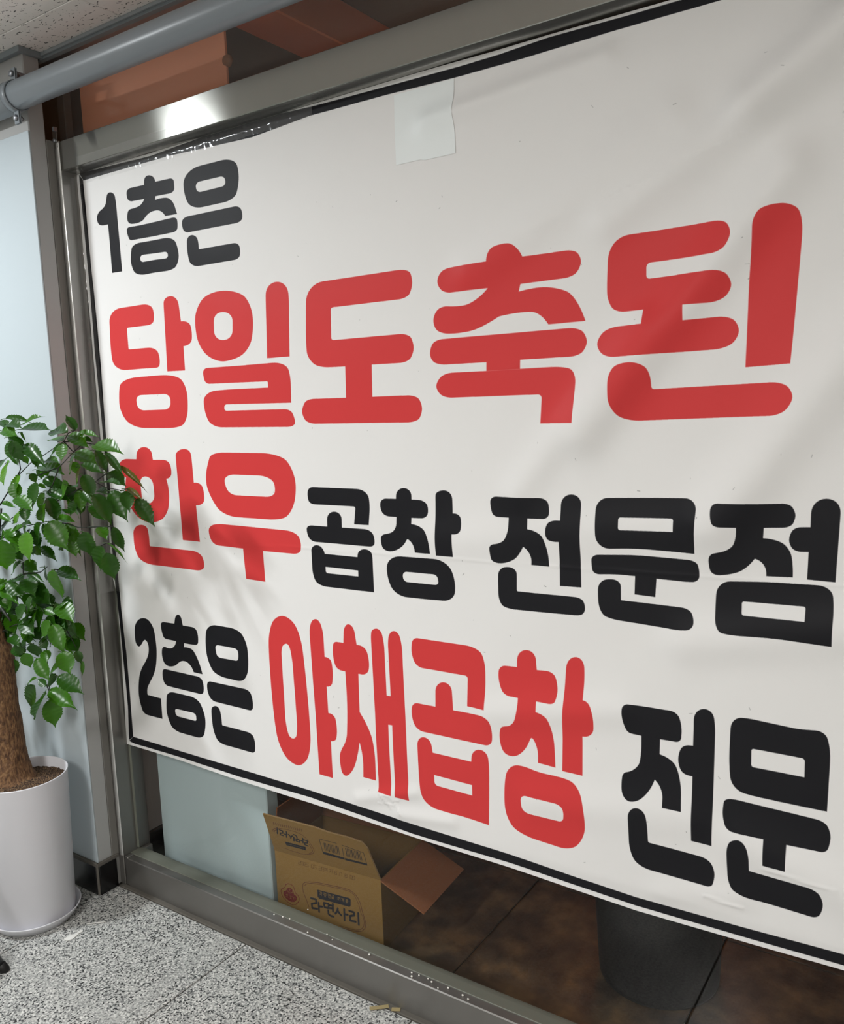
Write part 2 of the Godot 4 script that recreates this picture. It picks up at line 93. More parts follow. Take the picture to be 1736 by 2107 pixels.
var leaf_spots_b := [-5,858,293,-15,813,282,32,0,40,851,345,48,810,343,36,1,14,870,280,29,843,275,25,0,8,833,267,36,808,285,23,1,-153,789,284,-165,726,268,24,1,-218,812,271,-186,792,289,13,1,85,842,341,127,786,338,33,1,28,770,271,85,810,278,18,1,24,766,268,4,718,255,21,0,133,790,312,212,754,298,37,0,51,730,292,153,703,291,31,1,61,708,301,72,631,299,45,1,106,745,336,2,654,321,28,0,-17,735,294,-76,649,294,31,0,29,737,288,-8,753,290,17,0,-22,751,285,-53,734,299,14,1,-103,993,315,-73,961,318,30,0,-13,1031,317,3,1006,310,30,0,-19,943,289,-64,897,284,30,0,-20,899,272,-20,857,261,31,0,76,910,268,70,866,254,27,1,-112,834,289,-60,811,293,28,0,-23,1153,296,-36,1116,312,30,1,-92,1030,294,-134,998,293,28,1,-47,1175,317,-91,1136,323,34,1,-115,994,299,-183,935,306,27,0,28,884,211,31,828,195,34,0,-175,901,282,-183,850,265,30,1,78,1255,275,44,1205,259,27,1,52,878,226,85,824,233,33,1,166,1311,248,113,1272,254,30,1,27,1198,299,-8,1146,286,31,1,-5,951,284,-96,890,276,32,0,-21,1010,267,68,979,277,33,0,-87,1032,304,-27,995,304,28,0,43,896,210,115,867,213,36,1,-48,1185,307,18,1152,320,29,1,-168,876,268,-201,820,282,28,0,67,912,261,-7,848,264,29,1,-47,913,253,-114,855,258,26,0,60,962,253,23,896,235,27,1,140,1308,235,151,1254,219,25,0,-178,940,278,-192,889,272,30,1,-85,1205,279,-145,1155,291,33,0,24,904,215,5,850,203,26,0,-60,1023,257,-119,973,255,31,1,-21,893,292,-55,838,296,29,0,115,1275,212,109,1211,193,30,1,-85,1024,239,-63,986,220,31,0,0,933,319,60,906,334,29,0,-174,996,259,-183,941,268,27,0,100,1166,211,18,1119,205,31,0,-49,967,286,-12,925,267,26,1,-159,918,288,-202,874,301,37,0,83,990,228,81,925,242,26,0,37,962,297,-20,904,292,34,1,-56,902,279,-26,853,292,33,1,58,928,267,44,866,248,26,0,-191,906,259,-151,854,263,35,0,-4,1179,262,51,1136,280,25,0,24,981,323,4,940,341,32,0,16,1004,263,-32,965,274,31,1,32,1179,311,42,1122,315,24,0,-8,1316,298,4,1269,304,33,1,88,946,250,113,905,263,33,0,-81,992,308,-79,943,325,27,1,101,949,289,72,895,283,28,0,51,1003,316,28,957,326,26,0,108,978,247,41,923,258,35,0,-30,1031,257,-115,986,243,35,1,-8,1032,259,-33,983,269,30,1,68,971,255,22,925,267,27,0,131,1153,234,148,1110,235,27,1,19,1278,313,102,1251,323,27,1,-201,931,269,-190,883,280,27,0,-3,1257,274,12,1205,291,27,0,-524,839,290,-538,774,299,38,0,-136,1201,312,-129,1130,301,38,0,-663,787,264,-769,680,245,35,0,-176,1024,302,-32,995,319,31,1,-442,1230,265,-391,1173,278,28,0,-272,1259,322,-336,1175,308,32,0,-146,1507,296,-180,1452,287,31,0,-396,1087,319,-450,1017,303,37,1,-135,1510,286,-170,1436,279,36,0,-172,1237,321,-69,1203,339,28,0,-417,1081,318,-551,1044,318,33,0,-522,946,314,-633,894,329,30,0,-739,922,275,-797,819,278,37,0,-291,751,324,-421,678,331,29,1,-135,1229,300,-270,1172,286,30,0,-282,737,282,-250,680,302,28,0,-140,1447,297,-177,1396,315,38,0,-684,654,322,-567,647,321,34,1,-594,1136,286,-535,1076,282,41,1,-403,1175,297,-375,1096,314,29,1,-373,717,269,-332,677,251,31,0,-390,807,311,-444,774,330,40,1,-405,951,278,-488,883,281,36,0,-307,1126,297,-321,1069,316,31,0,-732,784,264,-861,681,264,34,1,-785,880,264,-914,802,257,34,0,-687,1080,285,-703,1001,299,30,0,-291,825,270,-357,729,272,32,0,-442,799,290,-400,744,286,32,0,-743,923,255,-934,857,238,35,0,-159,1473,293,-187,1423,310,25,1,-377,1240,279,-307,1173,282,29,1,-630,1216,268,-639,1128,281,33,1,-522,1183,324,-448,1136,323,34,0,-363,1116,286,-439,1032,269,37,1,-488,1475,260,-573,1394,240,42,0,-597,999,317,-779,938,306,39,0,-185,1230,320,-310,1188,321,26,1,-531,1394,283,-441,1335,276,41,0,-551,1086,264,-652,1030,266,42,1,-379,1283,292,-286,1239,290,37,1,-295,1290,313,-386,1231,330,29,0,-663,1105,278,-595,1062,268,40,1,-530,1499,273,-601,1434,263,30,1,-762,880,267,-878,814,266,33,0,-311,984,283,-293,929,284,37,1]
var twigs := [PackedInt32Array([-90,1250,300,-13,1332,285,38,1368,274,77,1385,264,156,1425,245,175,1447,241,198,1454,235]),
	PackedInt32Array([156,1425,245,183,1396,237,208,1413,230]),
	PackedInt32Array([26,1325,275,131,1356,249,183,1396,237]),
	PackedInt32Array([131,1356,249,101,1307,255,83,1289,258]),
	PackedInt32Array([156,1424,245,182,1424,238]),
	PackedInt32Array([274,1336,209,239,1315,218,269,1300,209,319,1291,194,335,1297,190]),
	PackedInt32Array([343,1278,187,356,1270,183]),
	PackedInt32Array([227,1419,225,255,1414,217]),
	PackedInt32Array([196,1191,224,235,1194,214,278,1194,202]),
	PackedInt32Array([228,1139,214,250,1149,208,268,1146,203]),
	PackedInt32Array([-102,1187,300,-74,1204,294,-38,1222,286,6,1250,276]),
	PackedInt32Array([-38,1087,280,-43,1052,280,-96,1030,292,-135,1013,300]),
	PackedInt32Array([-43,1052,280,20,1061,265,45,1077,259]),
	PackedInt32Array([68,1070,253,82,1070,250]),
	PackedInt32Array([-10,866,264,2,833,260,-6,754,258,-8,710,257,-13,681,257]),
	PackedInt32Array([4,762,256,31,755,250]),
	PackedInt32Array([-9,702,257,-17,726,260]),
	PackedInt32Array([-13,1332,285,1,1352,282,0,1386,284]),
	PackedInt32Array([-142,978,300,-85,993,287,-41,1033,279]),
	PackedInt32Array([-144,927,298,-75,953,283,12,950,262,53,968,253]),
	PackedInt32Array([-152,875,298,-122,892,292,-46,918,275,34,922,255]),
	PackedInt32Array([-144,849,295,-96,835,283,-40,848,271]),
	PackedInt32Array([34,922,255,78,904,244,98,863,237,120,813,229]),
	PackedInt32Array([-109,1151,300,-71,1166,292,-22,1189,281,13,1196,272,71,1206,258,132,1201,242]),
	PackedInt32Array([132,1201,242,165,1191,233,196,1191,224]),
	PackedInt32Array([85,1289,258,113,1264,250,181,1294,233]),
	PackedInt32Array([181,1294,233,213,1304,224,239,1315,218])]
var crumb_spots := [6186,403,6476,360,6725,356,7536,530,6875,-225,8069,358,8308,430,9524,414,10847,418,10928,535,11052,399,11311,387,11454,443,11697,536,11911,416,12340,455,12517,498]
var box_print := [PackedInt32Array([0,0,62,1237,1172,1410,1162,1414,1275,1250,1341,1257,1474,1433,1446]),
	PackedInt32Array([0,0,62,1499,1241,1497,1522]),
	PackedInt32Array([0,0,62,1508,1353,1616,1329]),
	PackedInt32Array([0,0,62,1691,1193,1855,1181,1835,1318,1696,1321,1691,1193]),
	PackedInt32Array([0,0,62,2002,1140,1989,1374]),
	PackedInt32Array([0,0,62,1876,1216,1994,1198]),
	PackedInt32Array([0,0,62,1871,1304,1988,1281]),
	PackedInt32Array([0,0,62,1823,1389,1830,1501,1902,1532,2000,1525]),
	PackedInt32Array([0,0,62,2165,1232,2135,1333,2068,1417]),
	PackedInt32Array([0,0,62,2161,1295,2213,1372,2280,1411]),
	PackedInt32Array([0,0,62,2385,1185,2378,1526]),
	PackedInt32Array([0,0,62,2389,1343,2495,1329]),
	PackedInt32Array([0,0,62,2555,1199,2713,1195,2712,1288,2576,1347,2572,1485,2754,1467]),
	PackedInt32Array([0,0,62,2860,1180,2855,1531]),
	PackedInt32Array([0,1,0,1483,845,2590,804,2624,842,2614,1016,2574,1072,1532,1104,1478,1061]),
	PackedInt32Array([2,0,15,1546,887,1598,885,1576,936]),
	PackedInt32Array([2,0,15,1627,876,1623,943]),
	PackedInt32Array([2,0,15,1625,909,1644,909]),
	PackedInt32Array([2,0,15,1556,962,1622,960,1619,993]),
	PackedInt32Array([2,0,15,1704,879,1789,876]),
	PackedInt32Array([2,0,15,1747,877,1702,916]),
	PackedInt32Array([2,0,15,1747,877,1786,914]),
	PackedInt32Array([2,0,15,1744,915,1743,932]),
	PackedInt32Array([2,0,15,1691,937,1794,934]),
	PackedInt32Array([2,0,15,1717,970,1742,953,1764,968,1739,990,1717,970]),
	PackedInt32Array([2,0,15,1847,879,1903,877,1848,929]),
	PackedInt32Array([2,0,15,1874,895,1900,927]),
	PackedInt32Array([2,0,15,1931,868,1927,939]),
	PackedInt32Array([2,0,15,1906,906,1929,906]),
	PackedInt32Array([2,0,15,1861,950,1859,983,1929,981]),
	PackedInt32Array([2,0,15,1973,874,2047,872,2040,905]),
	PackedInt32Array([2,0,15,2012,906,2011,919]),
	PackedInt32Array([2,0,15,1965,924,2058,921]),
	PackedInt32Array([2,0,15,1977,945,2042,942,2041,959,1976,961,1975,982,2045,980]),
	PackedInt32Array([2,0,15,2166,886,2212,885,2166,956]),
	PackedInt32Array([2,0,15,2186,923,2207,955]),
	PackedInt32Array([2,0,15,2216,884,2244,884,2207,955]),
	PackedInt32Array([2,0,15,2268,870,2261,974]),
	PackedInt32Array([2,0,15,2306,884,2352,883,2319,958]),
	PackedInt32Array([2,0,15,2366,874,2360,965]),
	PackedInt32Array([2,0,15,2393,869,2387,972]),
	PackedInt32Array([2,0,15,2363,919,2377,919]),
	PackedInt32Array([2,0,15,2468,871,2509,869,2508,894,2467,895,2468,871]),
	PackedInt32Array([2,0,15,2471,895,2470,920]),
	PackedInt32Array([2,0,15,2508,894,2506,919]),
	PackedInt32Array([2,0,15,2438,925,2538,922]),
	PackedInt32Array([2,0,15,2463,957,2487,940,2509,956,2485,977,2463,957]),
	PackedInt32Array([1,0,19,953,910,975,800,1058,727,1229,668,1565,615,2033,580,2402,552,2605,554,2759,614,2876,723,2945,864,2999,1091,3065,1293,3098,1425,3060,1577,2965,1685,2804,1753,2531,1788,2187,1794]),
	PackedInt32Array([1,0,19,953,910,967,1053,1025,1183,1098,1351,1137,1476]),
	PackedInt32Array([1,0,15,1033,831,1116,758,1287,698,1562,661,2030,626,2399,597,2602,600,2756,659,2823,781,2893,923,2947,1150,3018,1262,3051,1394,3013,1546,2918,1655,2757,1722,2534,1742,2190,1748]),
	PackedInt32Array([3,0,19,299,1083,331,990,422,935,533,927,622,988,656,1094,674,1173,769,1211,805,1285,780,1397,661,1524,510,1566,353,1524,222,1443,151,1335,133,1244,169,1164,234,1132,299,1083]),
	PackedInt32Array([3,1,0,341,1167,365,1103,431,1064,514,1056,580,1096,606,1168,620,1221,691,1245,718,1295,699,1372,611,1460,500,1491,383,1465,286,1412,233,1340,219,1279,245,1224,293,1201,341,1167]),
	PackedInt32Array([2,0,13,386,1081,438,1042,537,1041,581,1103,564,1171,487,1213,402,1204,365,1140,386,1081]),
	PackedInt32Array([3,1,0,403,1087,450,1054,528,1058,564,1112,545,1166,484,1195,415,1188,385,1137]),
	PackedInt32Array([2,0,13,434,1100,508,1102]),
	PackedInt32Array([2,0,13,467,1085,462,1156]),
	PackedInt32Array([2,0,13,429,1165,521,1151]),
	PackedInt32Array([2,0,13,319,1311,359,1279,395,1294,360,1334,319,1311]),
	PackedInt32Array([2,0,13,302,1375,397,1370]),
	PackedInt32Array([2,0,13,355,1335,353,1365]),
	PackedInt32Array([2,0,13,460,1315,517,1310,475,1385]),
	PackedInt32Array([2,0,13,455,1384,524,1382]),
	PackedInt32Array([2,0,13,554,1311,608,1313,567,1402]),
	PackedInt32Array([2,0,13,641,1298,632,1412]),
	PackedInt32Array([4,0,14,859,113,937,114]),
	PackedInt32Array([4,0,14,937,114,933,166]),
	PackedInt32Array([4,0,14,855,165,933,166]),
	PackedInt32Array([4,0,14,855,165,851,218]),
	PackedInt32Array([4,0,14,851,218,930,219]),
	PackedInt32Array([4,0,14,951,112,1029,113]),
	PackedInt32Array([4,0,14,1029,113,1026,166]),
	PackedInt32Array([4,0,14,1026,166,1022,218]),
	PackedInt32Array([4,0,14,944,218,1022,218]),
	PackedInt32Array([4,0,14,948,165,944,218]),
	PackedInt32Array([4,0,14,951,112,948,165]),
	PackedInt32Array([4,0,14,1044,112,1121,113]),
	PackedInt32Array([4,0,14,1121,113,1118,165]),
	PackedInt32Array([4,0,14,1040,164,1118,165]),
	PackedInt32Array([4,0,14,1040,164,1036,217]),
	PackedInt32Array([4,0,14,1036,217,1114,218]),
	PackedInt32Array([4,0,14,1136,111,1213,112]),
	PackedInt32Array([4,0,14,1136,111,1132,164]),
	PackedInt32Array([4,0,14,1132,164,1209,164]),
	PackedInt32Array([4,0,14,1209,164,1206,217]),
	PackedInt32Array([4,0,14,1128,216,1206,217]),
	PackedInt32Array([4,0,14,1318,110,1395,111]),
	PackedInt32Array([4,0,14,1395,111,1392,163]),
	PackedInt32Array([4,0,14,1392,163,1388,216]),
	PackedInt32Array([4,0,14,1311,215,1388,216]),
	PackedInt32Array([4,0,14,1315,163,1311,215]),
	PackedInt32Array([4,0,14,1318,110,1315,163]),
	PackedInt32Array([4,0,14,1409,110,1486,111]),
	PackedInt32Array([4,0,14,1409,110,1406,162]),
	PackedInt32Array([4,0,14,1406,162,1482,163]),
	PackedInt32Array([4,0,14,1482,163,1479,215]),
	PackedInt32Array([4,0,14,1402,214,1479,215]),
	PackedInt32Array([4,0,14,1590,109,1666,110]),
	PackedInt32Array([4,0,14,1666,110,1663,162]),
	PackedInt32Array([4,0,14,1587,161,1663,162]),
	PackedInt32Array([4,0,14,1587,161,1583,213]),
	PackedInt32Array([4,0,14,1583,213,1659,214]),
	PackedInt32Array([4,0,14,1680,109,1756,109]),
	PackedInt32Array([4,0,14,1756,109,1752,161]),
	PackedInt32Array([4,0,14,1752,161,1749,213]),
	PackedInt32Array([4,0,14,1673,212,1749,213]),
	PackedInt32Array([4,0,14,1676,160,1673,212]),
	PackedInt32Array([4,0,14,1680,109,1676,160]),
	PackedInt32Array([4,0,14,1676,160,1752,161]),
	PackedInt32Array([4,0,14,2111,107,2108,159]),
	PackedInt32Array([4,0,14,2108,159,2104,210]),
	PackedInt32Array([4,0,14,2125,106,2199,107]),
	PackedInt32Array([4,0,14,2125,106,2121,158]),
	PackedInt32Array([4,0,14,2121,158,2196,158]),
	PackedInt32Array([4,0,14,2121,158,2118,209]),
	PackedInt32Array([4,0,14,2118,209,2193,210]),
	PackedInt32Array([4,0,14,2196,158,2193,210]),
	PackedInt32Array([4,0,14,2287,107,2284,158]),
	PackedInt32Array([4,0,14,2284,158,2280,209]),
	PackedInt32Array([4,0,14,2300,105,2374,106]),
	PackedInt32Array([4,0,14,2374,106,2371,157]),
	PackedInt32Array([4,0,14,2371,157,2368,208]),
	PackedInt32Array([4,0,14,2475,104,2548,105]),
	PackedInt32Array([4,0,14,2548,105,2545,156]),
	PackedInt32Array([4,0,14,2545,156,2542,207]),
	PackedInt32Array([4,0,14,2468,206,2542,207]),
	PackedInt32Array([4,0,14,2472,155,2468,206]),
	PackedInt32Array([4,0,14,2475,104,2472,155]),
	PackedInt32Array([4,0,14,2472,155,2545,156]),
	PackedInt32Array([4,0,14,2648,104,2721,104]),
	PackedInt32Array([4,0,14,2721,104,2718,155]),
	PackedInt32Array([4,0,14,2718,155,2715,206]),
	PackedInt32Array([4,0,14,2642,205,2715,206]),
	PackedInt32Array([4,0,14,2645,154,2642,205]),
	PackedInt32Array([4,0,14,2648,104,2645,154]),
	PackedInt32Array([4,0,14,2734,103,2806,104]),
	PackedInt32Array([4,0,14,2806,104,2803,155]),
	PackedInt32Array([4,0,14,2803,155,2800,205]),
	PackedInt32Array([4,0,14,2734,103,2731,154]),
	PackedInt32Array([4,0,14,2731,154,2803,155]),
	PackedInt32Array([4,0,14,2728,205,2800,205]),
	PackedInt32Array([4,0,14,1770,108,1810,105,1776,193]),
	PackedInt32Array([4,0,14,1816,104,1851,105,1816,193]),
	PackedInt32Array([4,0,14,1876,81,1868,195]),
	PackedInt32Array([4,0,14,1939,107,2008,105,1939,199]),
	PackedInt32Array([4,0,14,1971,145,2009,186]),
	PackedInt32Array([4,0,14,2045,81,2037,194])]
var flap_print := [PackedInt32Array([0,0,42,1372,575,1265,584,1279,658,1389,686,1403,773,1292,771]),
	PackedInt32Array([0,0,42,1221,644,1264,826]),
	PackedInt32Array([0,0,42,1232,717,1161,712]),
	PackedInt32Array([0,0,42,1094,629,988,636,1022,724,1110,714,1094,629]),
	PackedInt32Array([0,0,42,888,622,933,776]),
	PackedInt32Array([0,0,42,980,661,903,660]),
	PackedInt32Array([0,0,42,997,718,919,715]),
	PackedInt32Array([0,0,42,1040,770,1053,844,1012,871,949,876]),
	PackedInt32Array([0,0,42,798,698,833,762,889,812]),
	PackedInt32Array([0,0,42,810,740,788,796,751,828]),
	PackedInt32Array([0,0,42,646,687,706,914]),
	PackedInt32Array([0,0,42,669,794,598,795]),
	PackedInt32Array([0,0,42,537,713,430,725,447,788,547,815,572,906,449,913]),
	PackedInt32Array([0,0,42,329,729,391,966]),
	PackedInt32Array([0,1,0,527,493,1267,505,1239,369,541,357]),
	PackedInt32Array([2,0,10,584,425,762,426]),
	PackedInt32Array([2,0,10,829,427,984,431]),
	PackedInt32Array([2,0,10,1049,429,1191,432]),
	PackedInt32Array([1,0,16,187,774,199,847,291,924,486,978,784,1011,1088,1004,1271,965,1408,845,1491,686,1556,498,1539,401,1443,291,1318,230,1039,169,709,176,429,211]),
	PackedInt32Array([1,0,16,241,766,249,827,347,889]),
	PackedInt32Array([1,0,16,1437,647,1495,434,1434,335,1335,289]),
	PackedInt32Array([0,0,16,2455,985,1871,978,1866,465]),
	PackedInt32Array([0,0,16,3331,461,3321,902,2636,976]),
	PackedInt32Array([0,0,16,2616,858,2585,466]),
	PackedInt32Array([0,1,0,1879,515,2583,500,2595,424,1868,419]),
	PackedInt32Array([0,1,0,2614,498,3325,514,3329,448,2602,415]),
	PackedInt32Array([0,0,24,2009,871,1973,588]),
	PackedInt32Array([0,0,24,2737,894,2710,595]),
	PackedInt32Array([0,0,16,2057,872,2021,587]),
	PackedInt32Array([0,0,17,2785,893,2759,594]),
	PackedInt32Array([0,0,16,2106,872,2069,586]),
	PackedInt32Array([0,0,17,2834,892,2808,594]),
	PackedInt32Array([0,0,24,2154,873,2117,585]),
	PackedInt32Array([0,0,17,2882,891,2856,594]),
	PackedInt32Array([0,0,16,2202,873,2165,584]),
	PackedInt32Array([0,0,24,2930,889,2905,593]),
	PackedInt32Array([0,0,16,2249,874,2213,583]),
	PackedInt32Array([0,0,17,2978,888,2953,593]),
	PackedInt32Array([0,0,24,2297,874,2260,581]),
	PackedInt32Array([0,0,17,3026,887,3002,592]),
	PackedInt32Array([0,0,16,2345,875,2308,580]),
	PackedInt32Array([0,0,17,3074,886,3050,592]),
	PackedInt32Array([0,0,16,2392,875,2355,579]),
	PackedInt32Array([0,0,24,3121,884,3098,591]),
	PackedInt32Array([0,0,24,2440,876,2402,578]),
	PackedInt32Array([0,0,17,3169,883,3146,591]),
	PackedInt32Array([0,0,16,2487,876,2449,577]),
	PackedInt32Array([0,0,17,3216,882,3194,590]),
	PackedInt32Array([1,0,12,291,1140,324,1131]),
	PackedInt32Array([1,0,12,316,1163,294,1065]),
	PackedInt32Array([1,0,12,330,1121,315,1059]),
	PackedInt32Array([1,0,12,370,1142,403,1133]),
	PackedInt32Array([1,0,12,395,1165,374,1067]),
	PackedInt32Array([1,0,12,409,1123,394,1062]),
	PackedInt32Array([1,0,12,449,1145,482,1135]),
	PackedInt32Array([1,0,12,474,1168,452,1070]),
	PackedInt32Array([1,0,12,487,1125,473,1064]),
	PackedInt32Array([1,0,12,527,1147,560,1138]),
	PackedInt32Array([1,0,12,552,1170,531,1072]),
	PackedInt32Array([1,0,12,566,1128,551,1066]),
	PackedInt32Array([1,0,12,606,1149,638,1140]),
	PackedInt32Array([1,0,12,630,1172,609,1075]),
	PackedInt32Array([1,0,12,644,1130,629,1069]),
	PackedInt32Array([1,0,12,683,1151,716,1142]),
	PackedInt32Array([1,0,12,708,1174,687,1077]),
	PackedInt32Array([1,0,12,722,1132,707,1071]),
	PackedInt32Array([1,0,12,761,1154,793,1144]),
	PackedInt32Array([1,0,12,786,1176,765,1079]),
	PackedInt32Array([1,0,12,799,1134,785,1073]),
	PackedInt32Array([1,0,12,839,1156,871,1146]),
	PackedInt32Array([1,0,12,863,1178,842,1081]),
	PackedInt32Array([1,0,12,877,1137,863,1076]),
	PackedInt32Array([1,0,12,916,1158,948,1149]),
	PackedInt32Array([1,0,12,940,1181,920,1084]),
	PackedInt32Array([1,0,12,954,1139,940,1078]),
	PackedInt32Array([1,0,12,993,1160,1025,1151]),
	PackedInt32Array([1,0,12,1017,1183,997,1086]),
	PackedInt32Array([1,0,12,1031,1141,1017,1080]),
	PackedInt32Array([1,0,12,1069,1162,1101,1153]),
	PackedInt32Array([1,0,12,1094,1185,1074,1088]),
	PackedInt32Array([1,0,12,1107,1143,1094,1083]),
	PackedInt32Array([1,0,12,1146,1164,1178,1155]),
	PackedInt32Array([1,0,12,1170,1187,1150,1091]),
	PackedInt32Array([1,0,12,1184,1145,1170,1085]),
	PackedInt32Array([1,0,12,1222,1167,1254,1157]),
	PackedInt32Array([1,0,12,1246,1189,1226,1093]),
	PackedInt32Array([1,0,12,1260,1148,1246,1087]),
	PackedInt32Array([1,0,12,1298,1169,1330,1160]),
	PackedInt32Array([1,0,12,1322,1191,1302,1095]),
	PackedInt32Array([1,0,12,1336,1150,1322,1089])]


var M := {}
var rng := RandomNumberGenerator.new()
var names := {}

# ---------------------------------------------------------------- helpers
func numbered(called: String) -> String:
	var n: int = names.get(called, 0)
	names[called] = n + 1
	return called if n == 0 else "%s_%03d" % [called, n]

func tag(o, label = "", category = "", group = "", kind = ""):
	if label: o.set_meta("label", label)
	if category: o.set_meta("category", category)
	if group: o.set_meta("group", group)
	if kind: o.set_meta("kind", kind)
	return o

func thing(called, label, category, at = Vector3.ZERO, group = "", turn = 0.0):
	var o = Node3D.new()
	o.name = numbered(called)
	add_child(o, true)
	o.position = at
	o.rotation.y = turn
	return tag(o, label, category, group)

func struct_node(called, label = ""):
	var o = Node3D.new()
	o.name = numbered(called)
	add_child(o, true)
	return tag(o, label, "", "", "structure")

func part(called, mesh, mat, parent = null, at = Vector3.ZERO, basis_ = Basis.IDENTITY):
	var o = MeshInstance3D.new()
	o.mesh = mesh
	o.material_override = mat
	if parent == null:
		o.name = numbered(called)
		add_child(o, true)
	else:
		o.name = called
		parent.add_child(o, true)
	o.transform = Transform3D(basis_, at)
	o.cast_shadow = GeometryInstance3D.SHADOW_CASTING_SETTING_ON
	return o

func structure(called, mesh, mat, at = Vector3.ZERO, label = ""):
	return tag(part(called, mesh, mat, null, at), label, "", "", "structure")

func tri(st: SurfaceTool, a: Vector3, b: Vector3, c: Vector3, out: Vector3, uva = Vector2.ZERO, uvb = Vector2.ZERO, uvc = Vector2.ZERO):
	var n = (b - a).cross(c - a)
	if n.length_squared() < 1e-20: return
	var flip = n.dot(out) > 0.0
	n = n.normalized() * (1.0 if flip else -1.0)
	var order = [[a, uva], [c, uvc], [b, uvb]] if flip else [[a, uva], [b, uvb], [c, uvc]]
	for v in order:
		st.set_normal(n)
		st.set_uv(v[1])
		st.add_vertex(v[0])

func quad(st, a, b, c, d, out, ua = Vector2.ZERO, ub = Vector2.ZERO, uc = Vector2.ZERO, ud = Vector2.ZERO):
	tri(st, a, b, c, out, ua, ub, uc)
	tri(st, a, c, d, out, ua, uc, ud)

# a box from lo to hi with chamfered edges; "up" is the axis the texture's u runs along (brushed steel)
func add_box(st: SurfaceTool, lo: Vector3, hi: Vector3, b := 0.002, up := 1):
	var c = (lo + hi) * 0.5
	var h = (hi - lo) * 0.5
	b = minf(b, minf(h.x, minf(h.y, h.z)) * 0.6)
	var P = {}
	for sx in [-1, 1]:
		for sy in [-1, 1]:
			for sz in [-1, 1]:
				for k in 3:
					var v = Vector3(h.x - b, h.y - b, h.z - b)
					v[k] = h[k]
					P[[sx, sy, sz, k]] = c + Vector3(v.x * sx, v.y * sy, v.z * sz)
	var other = [1, 2, 0]
	var u_of = func(p, k):
		var ua = up if k != up else other[up]
		var va = 3 - ua - k
		return Vector2(p[ua], p[va])
	for k in 3:
		var i = (k + 1) % 3
		var j = (k + 2) % 3
		for s in [-1, 1]:
			var q = []
			for t in [[-1, -1], [1, -1], [1, 1], [-1, 1]]:
				var key = [0, 0, 0, k]
				key[k] = s
				key[i] = t[0]
				key[j] = t[1]
				q.append(P[key])
			var out = Vector3.ZERO
			out[k] = s
			quad(st, q[0], q[1], q[2], q[3], out, u_of.call(q[0], k), u_of.call(q[1], k), u_of.call(q[2], k), u_of.call(q[3], k))
		for si in [-1, 1]:
			for sj in [-1, 1]:
				var e = []
				for sk in [-1, 1]:
					for f in [i, j]:
						var key2 = [0, 0, 0, f]
						key2[k] = sk
						key2[i] = si
						key2[j] = sj
						e.append(P[key2])
				var o2 = Vector3.ZERO
				o2[i] = si
				o2[j] = sj
				quad(st, e[0], e[1], e[3], e[2], o2, u_of.call(e[0], i), u_of.call(e[1], i), u_of.call(e[3], i), u_of.call(e[2], i))
	for sx in [-1, 1]:
		for sy in [-1, 1]:
			for sz in [-1, 1]:
				tri(st, P[[sx, sy, sz, 0]], P[[sx, sy, sz, 1]], P[[sx, sy, sz, 2]], Vector3(sx, sy, sz))

func begin() -> SurfaceTool:
	var st = SurfaceTool.new()
	st.begin(Mesh.PRIMITIVE_TRIANGLES)
	return st

func box(lo: Vector3, hi: Vector3, b := 0.002, up := 1) -> ArrayMesh:
	var st = begin()
	add_box(st, lo, hi, b, up)
	return st.commit()

func grid_mesh(rows: Array, closed_u := false, flip := false) -> ArrayMesh:
	# rows of equal length arrays of Vector3 -> smooth surface
	var st = begin()
	var nr = rows.size()
	var nc = rows[0].size()
	for i in nr:
		for j in nc:
			st.set_uv(Vector2(float(j) / (nc - 1), float(i) / (nr - 1)))
			st.add_vertex(rows[i][j])
	for i in nr - 1:
		for j in (nc if closed_u else nc - 1):
			var a = i * nc + j
			var b = i * nc + (j + 1) % nc
			var c = a + nc
			var d = b + nc
			var ids = [a, c, b, b, c, d] if flip else [a, b, c, b, d, c]
			for k in ids: st.add_index(k)
	st.generate_normals()
	return st.commit()

func lathe(profile: Array, seg := 48) -> ArrayMesh:
	# profile: Vector2(radius, y) from bottom to top (outside); smooth where points are close in angle
	var st = begin()
	st.set_smooth_group(0)
	for i in profile.size() - 1:
		var p = profile[i]
		var q = profile[i + 1]
		for s in seg:
			var a0 = TAU * s / seg
			var a1 = TAU * (s + 1) / seg
			var A = Vector3(p.x * cos(a0), p.y, p.x * sin(a0))
			var B = Vector3(p.x * cos(a1), p.y, p.x * sin(a1))
			var C = Vector3(q.x * cos(a0), q.y, q.x * sin(a0))
			var D = Vector3(q.x * cos(a1), q.y, q.x * sin(a1))
			if p.x > 1e-6:
				for v in [A, B, C]: st.add_vertex(v)
			if q.x > 1e-6:
				for v in [B, D, C]: st.add_vertex(v)
	st.generate_normals()
	return st.commit()

func tube(pts: Array, radii: Array, seg := 8, bump := 0.0, caps := true) -> ArrayMesh:
	var rows = []
	var n = pts.size()
	var ref = Vector3(0.31, 0.2, 0.93)
	for i in n:
		var d = (pts[mini(i + 1, n - 1)] - pts[maxi(i - 1, 0)]).normalized()
		var s = d.cross(ref).normalized()
		var t = s.cross(d).normalized()
		var row = []
		for k in seg:
			var a = TAU * k / seg
			var r = radii[mini(i, radii.size() - 1)]
			if bump > 0.0: r *= 1.0 + bump * rng.randf_range(-1, 1)
			row.append(pts[i] + (s * cos(a) + t * sin(a)) * r)
		rows.append(row)
	if caps:
		var e0 = []
		var e1 = []
		for k in seg:
			e0.append(pts[0])
			e1.append(pts[n - 1])
		rows.push_front(e0)
		rows.push_back(e1)
	return grid_mesh(rows, true)

